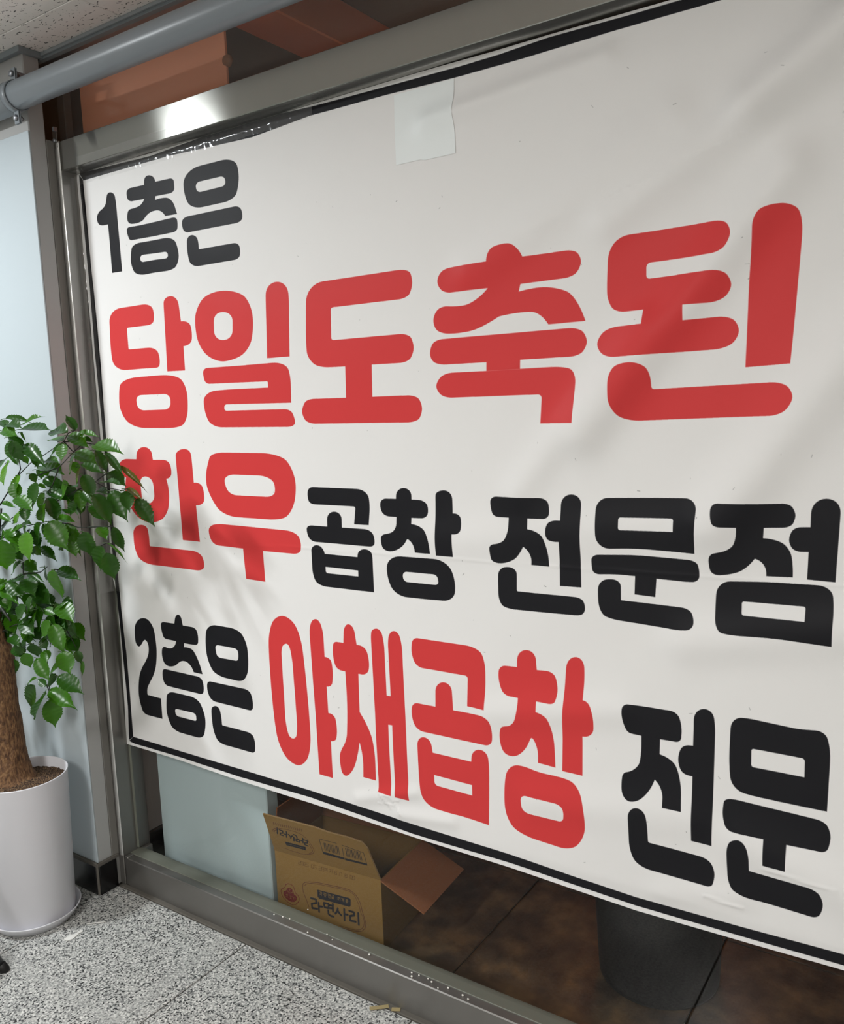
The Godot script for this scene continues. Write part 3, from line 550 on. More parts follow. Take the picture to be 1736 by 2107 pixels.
func mat(color: Color, rough := 0.6, metal := 0.0, spec := 0.5) -> StandardMaterial3D:
	var m = StandardMaterial3D.new()
	m.albedo_color = color
	m.roughness = rough
	m.metallic = metal
	m.metallic_specular = spec
	return m

func noise_tex(seed_, freq, ramp: Array, size := 512, oct := 4, type := FastNoiseLite.TYPE_SIMPLEX_SMOOTH, normal := false, bump := 4.0) -> NoiseTexture2D:
	var n = FastNoiseLite.new()
	n.seed = seed_
	n.frequency = freq
	n.noise_type = type
	n.fractal_octaves = oct
	var t = NoiseTexture2D.new()
	t.noise = n
	t.width = size
	t.height = size
	t.seamless = true
	if normal:
		t.as_normal_map = true
		t.bump_strength = bump
	elif ramp.size():
		var gr = Gradient.new()
		var offs = PackedFloat32Array()
		var cols = PackedColorArray()
		for r in ramp:
			offs.append(r[0])
			cols.append(r[1])
		gr.offsets = offs
		gr.colors = cols
		t.color_ramp = gr
	return t

func tri_map(m: StandardMaterial3D, per_metre: float, world := true):
	m.uv1_triplanar = true
	m.uv1_world_triplanar = world
	m.uv1_scale = Vector3.ONE * per_metre
	m.uv1_triplanar_sharpness = 4.0
	return m

# ---------------------------------------------------------------- print on flat sheets
# contour: x, y, cut towards the previous corner, cut towards the next corner (tenths of a millimetre)
func outline(c: PackedInt32Array, ox: float, oy: float, k: float) -> PackedVector2Array:
	var n = c.size() / 4
	var out = PackedVector2Array()
	var P = PackedVector2Array()
	for i in n: P.append(Vector2((c[i * 4] * 1e-4 - ox) * k, (oy - c[i * 4 + 1] * 1e-4) * k))
	for i in n:
		var v = P[i]
		var a = P[(i + n - 1) % n]
		var b = P[(i + 1) % n]
		var la = v.distance_to(a)
		var lb = v.distance_to(b)
		var ca = c[i * 4 + 2] * 1e-4 * k
		var cb = c[i * 4 + 3] * 1e-4 * k
		if ca < 0.05 and cb < 0.05:
			out.append(v)
			continue
		var pa = c[((i + n - 1) % n) * 4 + 3] * 1e-4 * k
		var nb = c[((i + 1) % n) * 4 + 2] * 1e-4 * k
		if ca + pa > la: ca *= la / (ca + pa)
		if cb + nb > lb: cb *= lb / (cb + nb)
		var s = v + (a - v) / maxf(la, 1e-6) * ca
		var e = v + (b - v) / maxf(lb, 1e-6) * cb
		for j in 9:
			var t = j / 8.0
			out.append(s.bezier_interpolate(s.lerp(v, 0.58), e.lerp(v, 0.58), e, t))
	return out

func strip_outline(pts: PackedVector2Array, width: float) -> Array:
	# a stroke with round ends and joints, as closed outlines (drawn one by one)
	var out = []
	for i in pts.size():
		var o = PackedVector2Array()
		for k in 10: o.append(pts[i] + Vector2.from_angle(TAU * k / 10) * width * 0.5)
		out.append(o)
		if i:
			var d = (pts[i] - pts[i - 1]).normalized().orthogonal() * width * 0.5
			out.append(PackedVector2Array([pts[i - 1] + d, pts[i] + d, pts[i] - d, pts[i - 1] - d]))
	return out

# fills closed outlines (even-odd) into an image, with soft edges
func fill(img: Image, polys: Array, color: Color):
	var w = img.get_width()
	var h = img.get_height()
	var SUB = 4
	var buckets = {}
	for p in polys:
		var n = p.size()
		for i in n:
			var a = p[i]
			var b = p[(i + 1) % n]
			if a.y > b.y:
				var t = a
				a = b
				b = t
			if b.y - a.y < 1e-6 or b.y < 0 or a.y >= h: continue
			for y in range(maxi(0, int(floor(a.y))), mini(h - 1, int(floor(b.y))) + 1):
				if not buckets.has(y): buckets[y] = []
				buckets[y].append([a.x, a.y, b.x, b.y])
	for y in buckets:
		var E = buckets[y]
		var lists = []
		var same = true
		for s in SUB:
			var yy = y + (s + 0.5) / SUB
			var xs = []
			for e in E:
				if yy >= e[1] and yy < e[3]: xs.append(e[0] + (e[2] - e[0]) * (yy - e[1]) / (e[3] - e[1]))
			xs.sort()
			lists.append(xs)
			if xs.size() != lists[0].size(): same = false
		var groups = []
		if same:
			for k in range(0, lists[0].size() - 1, 2):
				var g = []
				for s in SUB: g.append(Vector2(lists[s][k], lists[s][k + 1]))
				groups.append(g)
		else:
			var g2 = []
			for s in SUB:
				for k in range(0, lists[s].size() - 1, 2): g2.append(Vector2(lists[s][k], lists[s][k + 1]))
			if g2.size(): groups.append(g2)
		for g in groups:
			var amin = 1e9
			var amax = -1e9
			var bmin = 1e9
			var bmax = -1e9
			for v in g:
				amin = minf(amin, v.x)
				amax = maxf(amax, v.x)
				bmin = minf(bmin, v.y)
				bmax = maxf(bmax, v.y)
			var s0 = int(ceil(amax))
			var s1 = int(floor(bmin))
			var solid = same and s1 > s0
			if solid:
				var f0 = clampi(s0, 0, w)
				var f1 = clampi(s1, 0, w)
				if f1 > f0: img.fill_rect(Rect2i(f0, y, f1 - f0, 1), color)
			var x = maxi(0, int(floor(amin)))
			var last = mini(w - 1, int(floor(bmax)))
			while x <= last:
				if solid and x >= s0 and x < s1:
					x = s1
					continue
				var cov = 0.0
				for v in g: cov += maxf(0.0, minf(v.y, x + 1) - maxf(v.x, x))
				cov = minf(1.0, cov / SUB)
				if cov > 0.01: img.set_pixel(x, y, img.get_pixel(x, y).lerp(color, cov))
				x += 1

func tex(img: Image) -> ImageTexture:
	return ImageTexture.create_from_image(img)

func curve_at(c: Array, t: float, by: int) -> float:
	# polyline given as x, y, x, y ... (tenths of mm); by 0: y at x = t; by 1: x at y = t
	var n = c.size() / 2
	var prev = 0
	for i in n:
		var a = c[i * 2 + by] * 1e-4
		var up = c[by] < c[(n - 1) * 2 + by]
		if (a >= t) == up or i == n - 1:
			if i == 0: return c[1 - by] * 1e-4
			var b = c[prev * 2 + by] * 1e-4
			var k = clampf((t - b) / (a - b), 0, 1) if absf(a - b) > 1e-9 else 0.0
			return lerpf(c[prev * 2 + 1 - by], c[i * 2 + 1 - by], k) * 1e-4
		prev = i
	return 0.0

# ---------------------------------------------------------------- materials
func speckled(size: int, seed_: int, base: Color) -> Image:
	# granite: grains of pale feldspar, grey quartz and black mica
	var n1 = FastNoiseLite.new()
	n1.seed = seed_
	n1.noise_type = FastNoiseLite.TYPE_CELLULAR
	n1.cellular_return_type = FastNoiseLite.RETURN_CELL_VALUE
	n1.cellular_jitter = 1.0
	n1.frequency = 0.22
	n1.fractal_type = FastNoiseLite.FRACTAL_NONE
	var n2 = FastNoiseLite.new()
	n2.seed = seed_ + 7
	n2.noise_type = FastNoiseLite.TYPE_SIMPLEX
	n2.frequency = 0.10
	n2.fractal_octaves = 3
	var a = n1.get_seamless_image(size, size)
	var b = n2.get_seamless_image(size, size)
	a.convert(Image.FORMAT_L8)
	b.convert(Image.FORMAT_L8)
	var da = a.get_data()
	var db = b.get_data()
	var out = PackedByteArray()
	out.resize(size * size * 3)
	var lut = []
	for i in 256:
		var v = i / 255.0
		var c = base
		if v < 0.10: c = Color(0.20, 0.205, 0.21)
		elif v < 0.21: c = Color(0.42, 0.425, 0.425)
		elif v < 0.42: c = Color(0.56, 0.565, 0.56)
		elif v < 0.74: c = Color(0.66, 0.665, 0.655)
		else: c = Color(0.76, 0.76, 0.75)
		lut.append(c)
	for i in size * size:
		var c: Color = lut[da[i]]
		var k = 0.86 + 0.40 * db[i] / 255.0
		out[i * 3] = clampi(int(c.r * 255 * k), 0, 255)
		out[i * 3 + 1] = clampi(int(c.g * 255 * k), 0, 255)
		out[i * 3 + 2] = clampi(int(c.b * 255 * k), 0, 255)
	return Image.create_from_data(size, size, false, Image.FORMAT_RGB8, out)

func fissured(size: int) -> Image:
	var img = Image.create(size, size, false, Image.FORMAT_RGB8)
	img.fill(Color(0.955, 0.94, 0.925))
	for i in 900:
		var p = Vector2(rng.randf() * size, rng.randf() * size)
		var ln = rng.randf_range(2, 14) if rng.randf() < 0.35 else rng.randf_range(1, 4)
		var d = Vector2.from_angle(rng.randf_range(-0.5, 0.5)) * ln
		var tone = rng.randf_range(0.22, 0.5)
		var col = Color(tone, tone, tone * 0.98)
		var wd = rng.randf_range(1.2, 3.6)
		fill(img, strip_outline(PackedVector2Array([p, p + d])  , wd).slice(0, 1), col)
		if ln > 4: fill(img, [strip_outline(PackedVector2Array([p, p + d]), wd)[2]], col)
	return img

func make_materials():
	var steel_noise = noise_tex(3, 0.012, [[0.3, Color(0.90, 0.90, 0.90)], [0.7, Color(1, 1, 1)]], 512, 3)
	M.steel = mat(Color(0.53, 0.52, 0.505), 0.41, 0.75)
	M.steel.roughness_texture = steel_noise
	M.steel.anisotropy_enabled = true
	M.steel.anisotropy = 0.6
	M.steel.uv1_scale = Vector3(3, 3, 3)
	M.rail = mat(Color(0.62, 0.62, 0.60), 0.15, 0.9)
	M.rail.anisotropy_enabled = true
	M.rail.anisotropy = 1.0
	M.polished = mat(Color(0.80, 0.80, 0.79), 0.2, 0.65)
	M.galv = mat(Color(0.62, 0.63, 0.65), 0.42, 0.9)
	M.white_wall = mat(Color(0.70, 0.74, 0.76), 0.55)
	M.plain_wall = mat(Color(0.88, 0.87, 0.85), 0.8)
	M.black_tile = mat(Color(0.045, 0.045, 0.05), 0.25)
	M.grout = mat(Color(0.36, 0.345, 0.32), 0.9)
	M.caulk = mat(Color(0.45, 0.44, 0.42), 0.85)
	M.pipe = mat(Color(0.50, 0.53, 0.555), 0.33, 0.0, 0.6)
	M.pipe.normal_enabled = true
	M.pipe.normal_texture = noise_tex(5, 0.03, [], 256, 3, FastNoiseLite.TYPE_SIMPLEX_SMOOTH, true, 1.0)
	M.pipe.normal_scale = 0.25
	M.trim = mat(Color(0.50, 0.53, 0.545), 0.6)
	M.ceiling = mat(Color(1, 1, 1), 0.95)
	M.ceiling.albedo_texture = tex(fissured(512))
	tri_map(M.ceiling, 1.0 / 0.42)
	M.granite = mat(Color(1.0, 1.0, 0.995), 0.42)
	M.granite.albedo_texture = tex(speckled(1024, 11, Color(0.7, 0.7, 0.7)))
	tri_map(M.granite, 1.0 / 0.85)
	M.granite.roughness_texture = noise_tex(8, 0.01, [[0.0, Color(0.35, 0.35, 0.35)], [1.0, Color(0.62, 0.62, 0.62)]], 256)
	M.glass = mat(Color(1, 1, 1, 0.03), 0.0, 0.0, 0.3)
	M.glass.transparency = BaseMaterial3D.TRANSPARENCY_ALPHA
	M.tinted = mat(Color(0.04, 0.045, 0.045, 0.05), 0.0, 0.0, 0.3)
	M.tinted.transparency = BaseMaterial3D.TRANSPARENCY_ALPHA
	M.tape = mat(Color(0.9, 0.9, 0.9, 0.03), 0.06)
	M.tape.transparency = BaseMaterial3D.TRANSPARENCY_ALPHA
	M.gasket = mat(Color(0.42, 0.43, 0.39), 0.45)
	M.pot = mat(Color(0.86, 0.86, 0.88), 0.35)
	M.soil = mat(Color(1, 1, 1), 0.95)
	M.soil.albedo_texture = noise_tex(21, 0.09, [[0.25, Color(0.10, 0.065, 0.045)], [0.5, Color(0.27, 0.19, 0.13)], [0.72, Color(0.50, 0.40, 0.29)]], 512, 4)
	tri_map(M.soil, 5.0)
	M.bark = mat(Color(1, 1, 1), 0.9)
	M.bark.albedo_texture = noise_tex(22, 0.035, [[0.2, Color(0.26, 0.175, 0.115)], [0.5, Color(0.43, 0.31, 0.205)], [0.8, Color(0.56, 0.43, 0.29)]], 512, 5)
	M.bark.uv1_triplanar = true
	M.bark.uv1_world_triplanar = true
	M.bark.uv1_scale = Vector3(7, 2.2, 7)
	M.bark.normal_enabled = true
	M.bark.normal_texture = noise_tex(23, 0.05, [], 512, 5, FastNoiseLite.TYPE_SIMPLEX_SMOOTH, true, 6.0)
	M.twig = mat(Color(0.10, 0.12, 0.085), 0.6)
	M.petiole = mat(Color(0.22, 0.33, 0.12), 0.55)
	M.leaf = []
	for c in [Color(0.115, 0.26, 0.035), Color(0.185, 0.36, 0.05), Color(0.28, 0.47, 0.13), Color(0.29, 0.285, 0.11)]:
		var lm = mat(c, 0.33, 0.0, 0.42)
		lm.backlight_enabled = true
		lm.backlight = Color(c.r * 1.6, c.g * 1.5, c.b) * 0.8
		M.leaf.append(lm)
	M.card = mat(Color(0.53, 0.405, 0.20), 0.85)
	M.card_in = mat(Color(0.55, 0.35, 0.21), 0.85)
	M.card_edge = mat(Color(0.70, 0.58, 0.40), 0.9)
	M.board = mat(Color(0.74, 0.81, 0.815), 0.4)
	M.bucket = mat(Color(0.035, 0.035, 0.037), 0.5)
	M.inner_floor = mat(Color(1, 1, 1), 0.4)
	M.inner_floor.albedo_texture = noise_tex(31, 0.012, [[0.2, Color(0.22, 0.18, 0.14)], [0.55, Color(0.33, 0.265, 0.19)], [0.85, Color(0.44, 0.345, 0.23)]], 512, 5)
	tri_map(M.inner_floor, 1.2)
	M.inner_dark = mat(Color(0.22, 0.17, 0.15), 0.8)
	M.orange_wood = mat(Color(0.86, 0.55, 0.39), 0.5)
	M.orange_beam = mat(Color(0.88, 0.52, 0.32), 0.6)
	M.inner_wall = mat(Color(0.62, 0.60, 0.58), 0.7)
	M.paper = mat(Color(0.935, 0.955, 0.955), 0.5)
	M.rubber = mat(Color(0.03, 0.03, 0.033), 0.6)
	M.leg = mat(Color(0.33, 0.34, 0.35), 0.35, 0.7)
	M.white_plastic = mat(Color(0.88, 0.88, 0.86), 0.4)
	M.beige = mat(Color(0.62, 0.56, 0.40), 0.8)
	M.crumb = mat(Color(0.93, 0.92, 0.89), 0.8)
	M.seat = mat(Color(0.12, 0.12, 0.13), 0.5)

func lamp(at: Vector3, size: Vector2, energy: float, label: String, warm := Color(1.0, 0.993, 0.982)):
	var o = thing("unseen_ceiling_light", label, "ceiling light", at)
	part("housing", box(Vector3(-size.x / 2 - 0.02, -0.012, -size.y / 2 - 0.02), Vector3(size.x / 2 + 0.02, 0.004, size.y / 2 + 0.02), 0.003), mat(Color(0.9, 0.9, 0.9), 0.5), o)
	var em = mat(Color(0.95, 0.95, 0.95), 0.5)
	em.emission_enabled = true
	em.emission = warm
	em.emission_energy_multiplier = 6.0
	part("diffuser", box(Vector3(-size.x / 2, -0.016, -size.y / 2), Vector3(size.x / 2, -0.0121, size.y / 2), 0.001), em, o)
	var l = AreaLight3D.new()
	l.name = "light"
	l.area_size = size
	l.area_normalize_energy = true
	l.light_energy = energy
	l.light_color = warm
	l.shadow_enabled = true
	l.set("area_range", 12.0)
	o.add_child(l, true)
	l.position = Vector3(0, -0.02, 0)
	l.rotation = Vector3(-PI / 2, 0, 0)
	return o

# ---------------------------------------------------------------- the scene
func _ready():
	rng.seed = 20240
	# --- camera
	var cam = Camera3D.new()
	cam.name = "camera"
	cam.transform = Transform3D(Basis(Vector3(0.828864, -0.038781, -0.558105), Vector3(-0.041894, 0.990491, -0.131044), Vector3(0.557880, 0.131999, 0.819357)), Vector3(2.22533, 1.5, 1.59289))
	cam.fov = 62.3258
	cam.near = 0.02
	cam.far = 60.0
	cam.current = true
	add_child(cam)
	# --- environment and exposure
	var env = Environment.new()
	env.background_mode = Environment.BG_COLOR
	env.background_color = Color(0.02, 0.02, 0.022)
	env.tonemap_mode = Environment.TONE_MAPPER_LINEAR
	env.tonemap_exposure = 0.745
	env.sdfgi_enabled = true
	env.ssao_enabled = true
	env.ssil_enabled = true
	var we = WorldEnvironment.new()
	we.name = "environment"
	we.environment = env
	add_child(we)
	make_materials()
	# --- hall lamps, all out of view; the two long ones light the banner evenly
	lamp(Vector3(-0.58, 2.494, 1.14), Vector2(0.17, 0.22), 5.2, "small square ceiling light panel nearest to the potted tree and the window", Color(0.97, 0.99, 1.0))
	lamp(Vector3(0.95, 2.494, 2.9), Vector2(0.3, 1.2), 8.5, "unseen long ceiling light panel above the hall, placed to light the banner")  # out of view, placed to light the banner evenly
	lamp(Vector3(3.6, 2.494, 3.0), Vector2(0.3, 1.2), 3.5, "unseen long ceiling light panel at the right, placed to light the right part of the banner")  # out of view, placed to light the banner from the right
	build_room()
	build_window()
	build_banner()
	build_shop()
	build_box()
	build_pipe()
	build_plant()
	build_small()

func build_room():
	# floor: granite slabs on a grout bed
	var fl = struct_node("floor", "grey speckled granite floor")
	part("bed", box(Vector3(-3, -0.12, 0.0), Vector3(5, -0.004, 4.6), 0.001), M.grout, fl)
	var gap = 0.0018
	var x0 = -0.032 - 0.568 * 5
	for i in 14:
		for j in 8:
			var a = Vector3(x0 + 0.568 * i + gap, -0.03, 0.075 + 0.568 * j + gap)
			var b = Vector3(x0 + 0.568 * (i + 1) - gap, 0.0, 0.075 + 0.568 * (j + 1) - gap)
			a.x = maxf(a.x, -3.0)
			b.x = minf(b.x, 5.0)
			b.z = minf(b.z, 4.6)
			part("floor_tile", box(a, b, 0.0012), M.granite, fl)
	part("mortar_joint", box(Vector3(-0.02, -0.02, 0.058), Vector3(3.1, 0.0025, 0.0745), 0.002), M.grout, fl)
	# ceiling: mineral fibre tiles in running rows under a slab
	var ce = struct_node("ceiling", "white fissured mineral ceiling tiles")
	part("slab", box(Vector3(-3.1, 2.512, 0.0), Vector3(5.1, 2.62, 4.7), 0.001), M.inner_dark, ce)
	var g2 = 0.0014
	for j in 15:
		var za = 0.062 if j == 0 else 0.21 + 0.30 * (j - 1)
		var zb = minf(0.21 + 0.30 * j, 4.6)
		for i in 15:
			var xa = 0.326 - 0.6 * 6 + 0.6 * i - (0.3 if j % 2 else 0.0)
			part("ceiling_tile", box(Vector3(maxf(xa, -3.0) + g2, 2.5, za + g2), Vector3(minf(xa + 0.6, 5.0) - g2, 2.5115, zb - g2), 0.0016), M.ceiling, ce)
	# walls
	var wl = structure("wall_left", box(Vector3(-3.0, 0.0, 0.082), Vector3(-0.042, 2.5, 0.132), 0.003), mat(Color(0.66, 0.66, 0.655), 0.7), Vector3.ZERO, "white painted wall beside the steel post")
	part("wall_panel", box(Vector3(-3.0, 0.1, 0.131), Vector3(-0.0415, 2.284, 0.1355), 0.001), M.white_wall, wl)
	part("core", box(Vector3(-3.0, 0.0, 0.0), Vector3(-0.042, 2.262, 0.0825), 0.002), mat(Color(0.62, 0.62, 0.61), 0.75), wl)
	part("core", box(Vector3(-3.0, 2.26, 0.0), Vector3(-0.6, 2.5, 0.0825), 0.002), mat(Color(0.62, 0.62, 0.61), 0.75), wl)
	part("caulk_strip", box(Vector3(-0.0425, 0.1, 0.06), Vector3(-0.0385, 2.27, 0.084), 0.001), M.caulk, wl)
	structure("wall_far_left", box(Vector3(-3.12, 0.0, 0.0), Vector3(-3.0, 2.5, 4.6), 0.002), M.plain_wall)
	structure("wall_right", box(Vector3(5.0, 0.0, 0.0), Vector3(5.12, 2.5, 4.6), 0.002), M.plain_wall)
	structure("wall_back", box(Vector3(-3.12, 0.0, 4.6), Vector3(5.12, 2.5, 4.72), 0.002), M.plain_wall)
	structure("wall_front", box(Vector3(3.06, 0.0, -0.02), Vector3(5.0, 2.5, 0.1), 0.002), M.plain_wall)
	# black tiled skirting with a cement cap
	var bs = struct_node("baseboard_left", "black tile skirting with cement cap")
	for i in 5:
		part("skirting_tile", box(Vector3(-0.046 - 0.6 * (i + 1) + 0.003, 0.0, 0.1345), Vector3(-0.046 - 0.6 * i, 0.094, 0.1435), 0.0012), M.black_tile, bs)
	part("skirting_tile", box(Vector3(-0.0425, 0.0, 0.0745), Vector3(-0.0335, 0.094, 0.137), 0.0012), M.black_tile, bs)
	part("corner_joint", box(Vector3(-0.0455, 0.0, 0.1365), Vector3(-0.036, 0.095, 0.1425), 0.002), M.grout, bs)
	var cap = begin()
	add_box(cap, Vector3(-3.0, 0.0935, 0.1345), Vector3(-0.034, 0.106, 0.1435), 0.002)
	add_box(cap, Vector3(-0.0425, 0.0935, 0.064), Vector3(-0.0335, 0.106, 0.1433), 0.002)
	part("cement_cap", cap.commit(), M.grout, bs)
	# grey edge moulding of the ceiling
	var tr = struct_node("trim_1", "grey moulding between ceiling and wall")
	var mold = begin()
	add_box(mold, Vector3(-0.3, 2.484, 0.0605), Vector3(3.06, 2.4995, 0.0775), 0.001)
	add_box(mold, Vector3(-0.0415, 2.4842, 0.0776), Vector3(-0.0275, 2.4995, 0.1508), 0.001)
	add_box(mold, Vector3(-3.0, 2.484, 0.1355), Vector3(-0.026, 2.4993, 0.151), 0.001)
	part("molding", mold.commit(), M.trim, tr)
	var lip = begin()
	add_box(lip, Vector3(-0.04, 2.4905, 0.0775), Vector3(3.06, 2.4993, 0.0845), 0.001)
	part("molding_lip", lip.commit(), mat(Color(0.58, 0.605, 0.62), 0.6), tr)

func build_window():
	var w = struct_node("window_1", "brushed stainless steel shop window frame")
	# sill, post, transom
	var st = begin()
	add_box(st, Vector3(0.0, 0.0, -0.014), Vector3(3.06, 0.095, 0.06), 0.0025, 1)
	part("sill", st.commit(), M.steel, w)
	part("sill_joint", box(Vector3(-0.016, 0.0, -0.04), Vector3(0.0, 0.097, 0.057), 0.002), M.steel, w)
	part("glazing_bead", box(Vector3(-0.018, 0.0935, -0.010), Vector3(3.05, 0.0975, 0.034), 0.0015), M.gasket, w)
	part("post", box(Vector3(-0.042, 0.0, -0.045), Vector3(-0.018, 2.268, 0.06), 0.002, 0), M.steel, w)
	var arc = []
	for i in 9:
		var an = lerpf(-1.15, 1.15, i / 8.0)
		arc.append([Vector3(-0.0255 + sin(an) * 0.009, 0.1, 0.0565 + cos(an) * 0.006), Vector3(-0.0255 + sin(an) * 0.009, 2.262, 0.0565 + cos(an) * 0.006)])
	part("post_cover", grid_mesh(arc), M.polished, w)
	part("post", box(Vector3(3.02, 0.0, -0.045), Vector3(3.06, 2.5, 0.06), 0.002, 0), M.steel, w)
	part("rail", box(Vector3(-0.018, 2.185, -0.045), Vector3(3.03, 2.265, 0.06), 0.0015, 1), M.rail, w)
	part("head_rail", box(Vector3(-0.6, 2.490, -0.04), Vector3(3.03, 2.512, 0.06), 0.002), M.galv, w)
	part("glass_pane", box(Vector3(-0.02, 0.097, -0.004), Vector3(3.03, 2.19, 0.004), 0.0005), M.tinted, w)
	part("upper_pane", box(Vector3(-0.6, 2.262, -0.004), Vector3(3.03, 2.491, 0.004), 0.0005), M.glass, w)
	part("gasket", box(Vector3(-0.0205, 0.103, 0.0045), Vector3(-0.0075, 2.184, 0.0062), 0.0006), M.gasket, w)
	# metal tab and screw at the head of the post
	var tb = thing("bracket_tab", "small screwed metal tab at the top of the left steel post", "bracket", Vector3(-0.031, 2.262, 0.0605))
	part("plate", box(Vector3(-0.009, -0.012, 0.0), Vector3(0.011, 0.034, 0.0015), 0.0005), M.rail, tb)
	part("lug", box(Vector3(0.004, 0.03, -0.002), Vector3(0.012, 0.042, 0.010), 0.0006), M.galv, tb)
	part("screw", lathe([Vector2(0, 0.0055), Vector2(0.004, 0.0055), Vector2(0.0055, 0.003), Vector2(0.0055, 0.0)], 16), M.galv, tb, Vector3(0, 0.008, 0.001), Basis(Vector3.RIGHT, PI / 2))

# ---------------------------------------------------------------- banner
var FOLDS := [[1.86, 1.98, 2.10, 2.14, 0.05, 0.010], [1.60, 1.82, 2.02, 2.05, 0.045, 0.007], [1.55, 1.42, 1.92, 1.86, 0.05, 0.009], [1.40, 1.30, 1.66, 1.62, 0.045, 0.005],
	[1.80, 1.25, 2.06, 1.60, 0.06, 0.009], [1.20, 2.08, 1.60, 2.12, 0.028, 0.005], [1.42, 0.62, 1.75, 0.66, 0.05, 0.003], [1.86, 0.64, 2.10, 0.58, 0.055, 0.005], [1.70, 0.49, 1.86, 0.53, 0.03, 0.0015],
	[1.15, 1.18, 1.75, 1.24, 0.05, 0.003], [1.32, 0.80, 1.62, 0.86, 0.04, 0.003], [1.30, 1.76, 1.72, 1.98, 0.05, 0.005], [1.75, 1.02, 2.05, 1.08, 0.05, 0.005], [0.92, 0.50, 1.10, 0.56, 0.02, 0.002], [1.05, 0.49, 1.2, 0.51, 0.02, 0.002]]
var CREASES := [[0.60, 1.135, 2.4, 1.160, 0.0035, 0.0008], [0.0, 1.17, 0.42, 1.16, 0.003, 0.0006], [0.985, 0.535, 1.02, 0.50, 0.004, 0.0016], [1.0, 0.53, 1.045, 0.525, 0.003, 0.0012], [0.985, 0.505, 1.03, 0.51, 0.003, 0.0012], [1.03, 0.52, 1.05, 0.49, 0.004, 0.0016],
	[1.90, 0.605, 2.02, 0.598, 0.004, 0.0016], [1.79, 0.512, 1.86, 0.507, 0.004, 0.0018], [1.6, 1.86, 1.86, 1.93, 0.002, 0.0006], [0.0, 2.02, 0.05, 2.03, 0.002, 0.0006], [1.38, 1.56, 1.5, 1.57, 0.003, 0.0006]]
var banner_noise := FastNoiseLite.new()

func seg_dist(p: Vector2, f) -> float:
	var a = Vector2(f[0], f[1])
	var b = Vector2(f[2], f[3])
	return Geometry2D.get_closest_point_to_segment(p, a, b).distance_to(p)

func banner_z(x: float, y: float) -> float:
	var p = Vector2(x, y)
	var edge = smoothstep(0.0, 0.10, 2.18 - y) * smoothstep(0.0, 0.06, x + 0.01) * smoothstep(0.0, 0.05, y - 0.44)
	var z = 0.0085 + 0.0012 * (1 + banner_noise.get_noise_2d(x * 100, y * 100)) * smoothstep(0.0, 0.02, 2.19 - y)
	z += 0.005 * (1 + banner_noise.get_noise_2d(x * 30 + 500, y * 45)) * smoothstep(0.7, 1.6, x) * edge
	for f in FOLDS:
		var d = seg_dist(p, f)
		if d < f[4] * 3: z += 2.3 * f[5] * exp(-d * d / (f[4] * f[4] * 0.8)) * edge
	for f in CREASES:
		var d = seg_dist(p, f)
		if d < f[4] * 3: z += f[5] * exp(-d * d / (f[4] * f[4])) * smoothstep(0.0, 0.02, 2.18 - y)
	return z

func poly(c: Array, back: Array, ox, oy, k) -> PackedVector2Array:
	var out = PackedVector2Array()
	for i in c.size() / 2: out.append(Vector2((c[i * 2] * 1e-4 - ox) * k, (oy - c[i * 2 + 1] * 1e-4) * k))
	for i in range(back.size() / 2 - 1, -1, -1): out.append(Vector2((back[i * 2] * 1e-4 - ox) * k, (oy - back[i * 2 + 1] * 1e-4) * k))
	return out

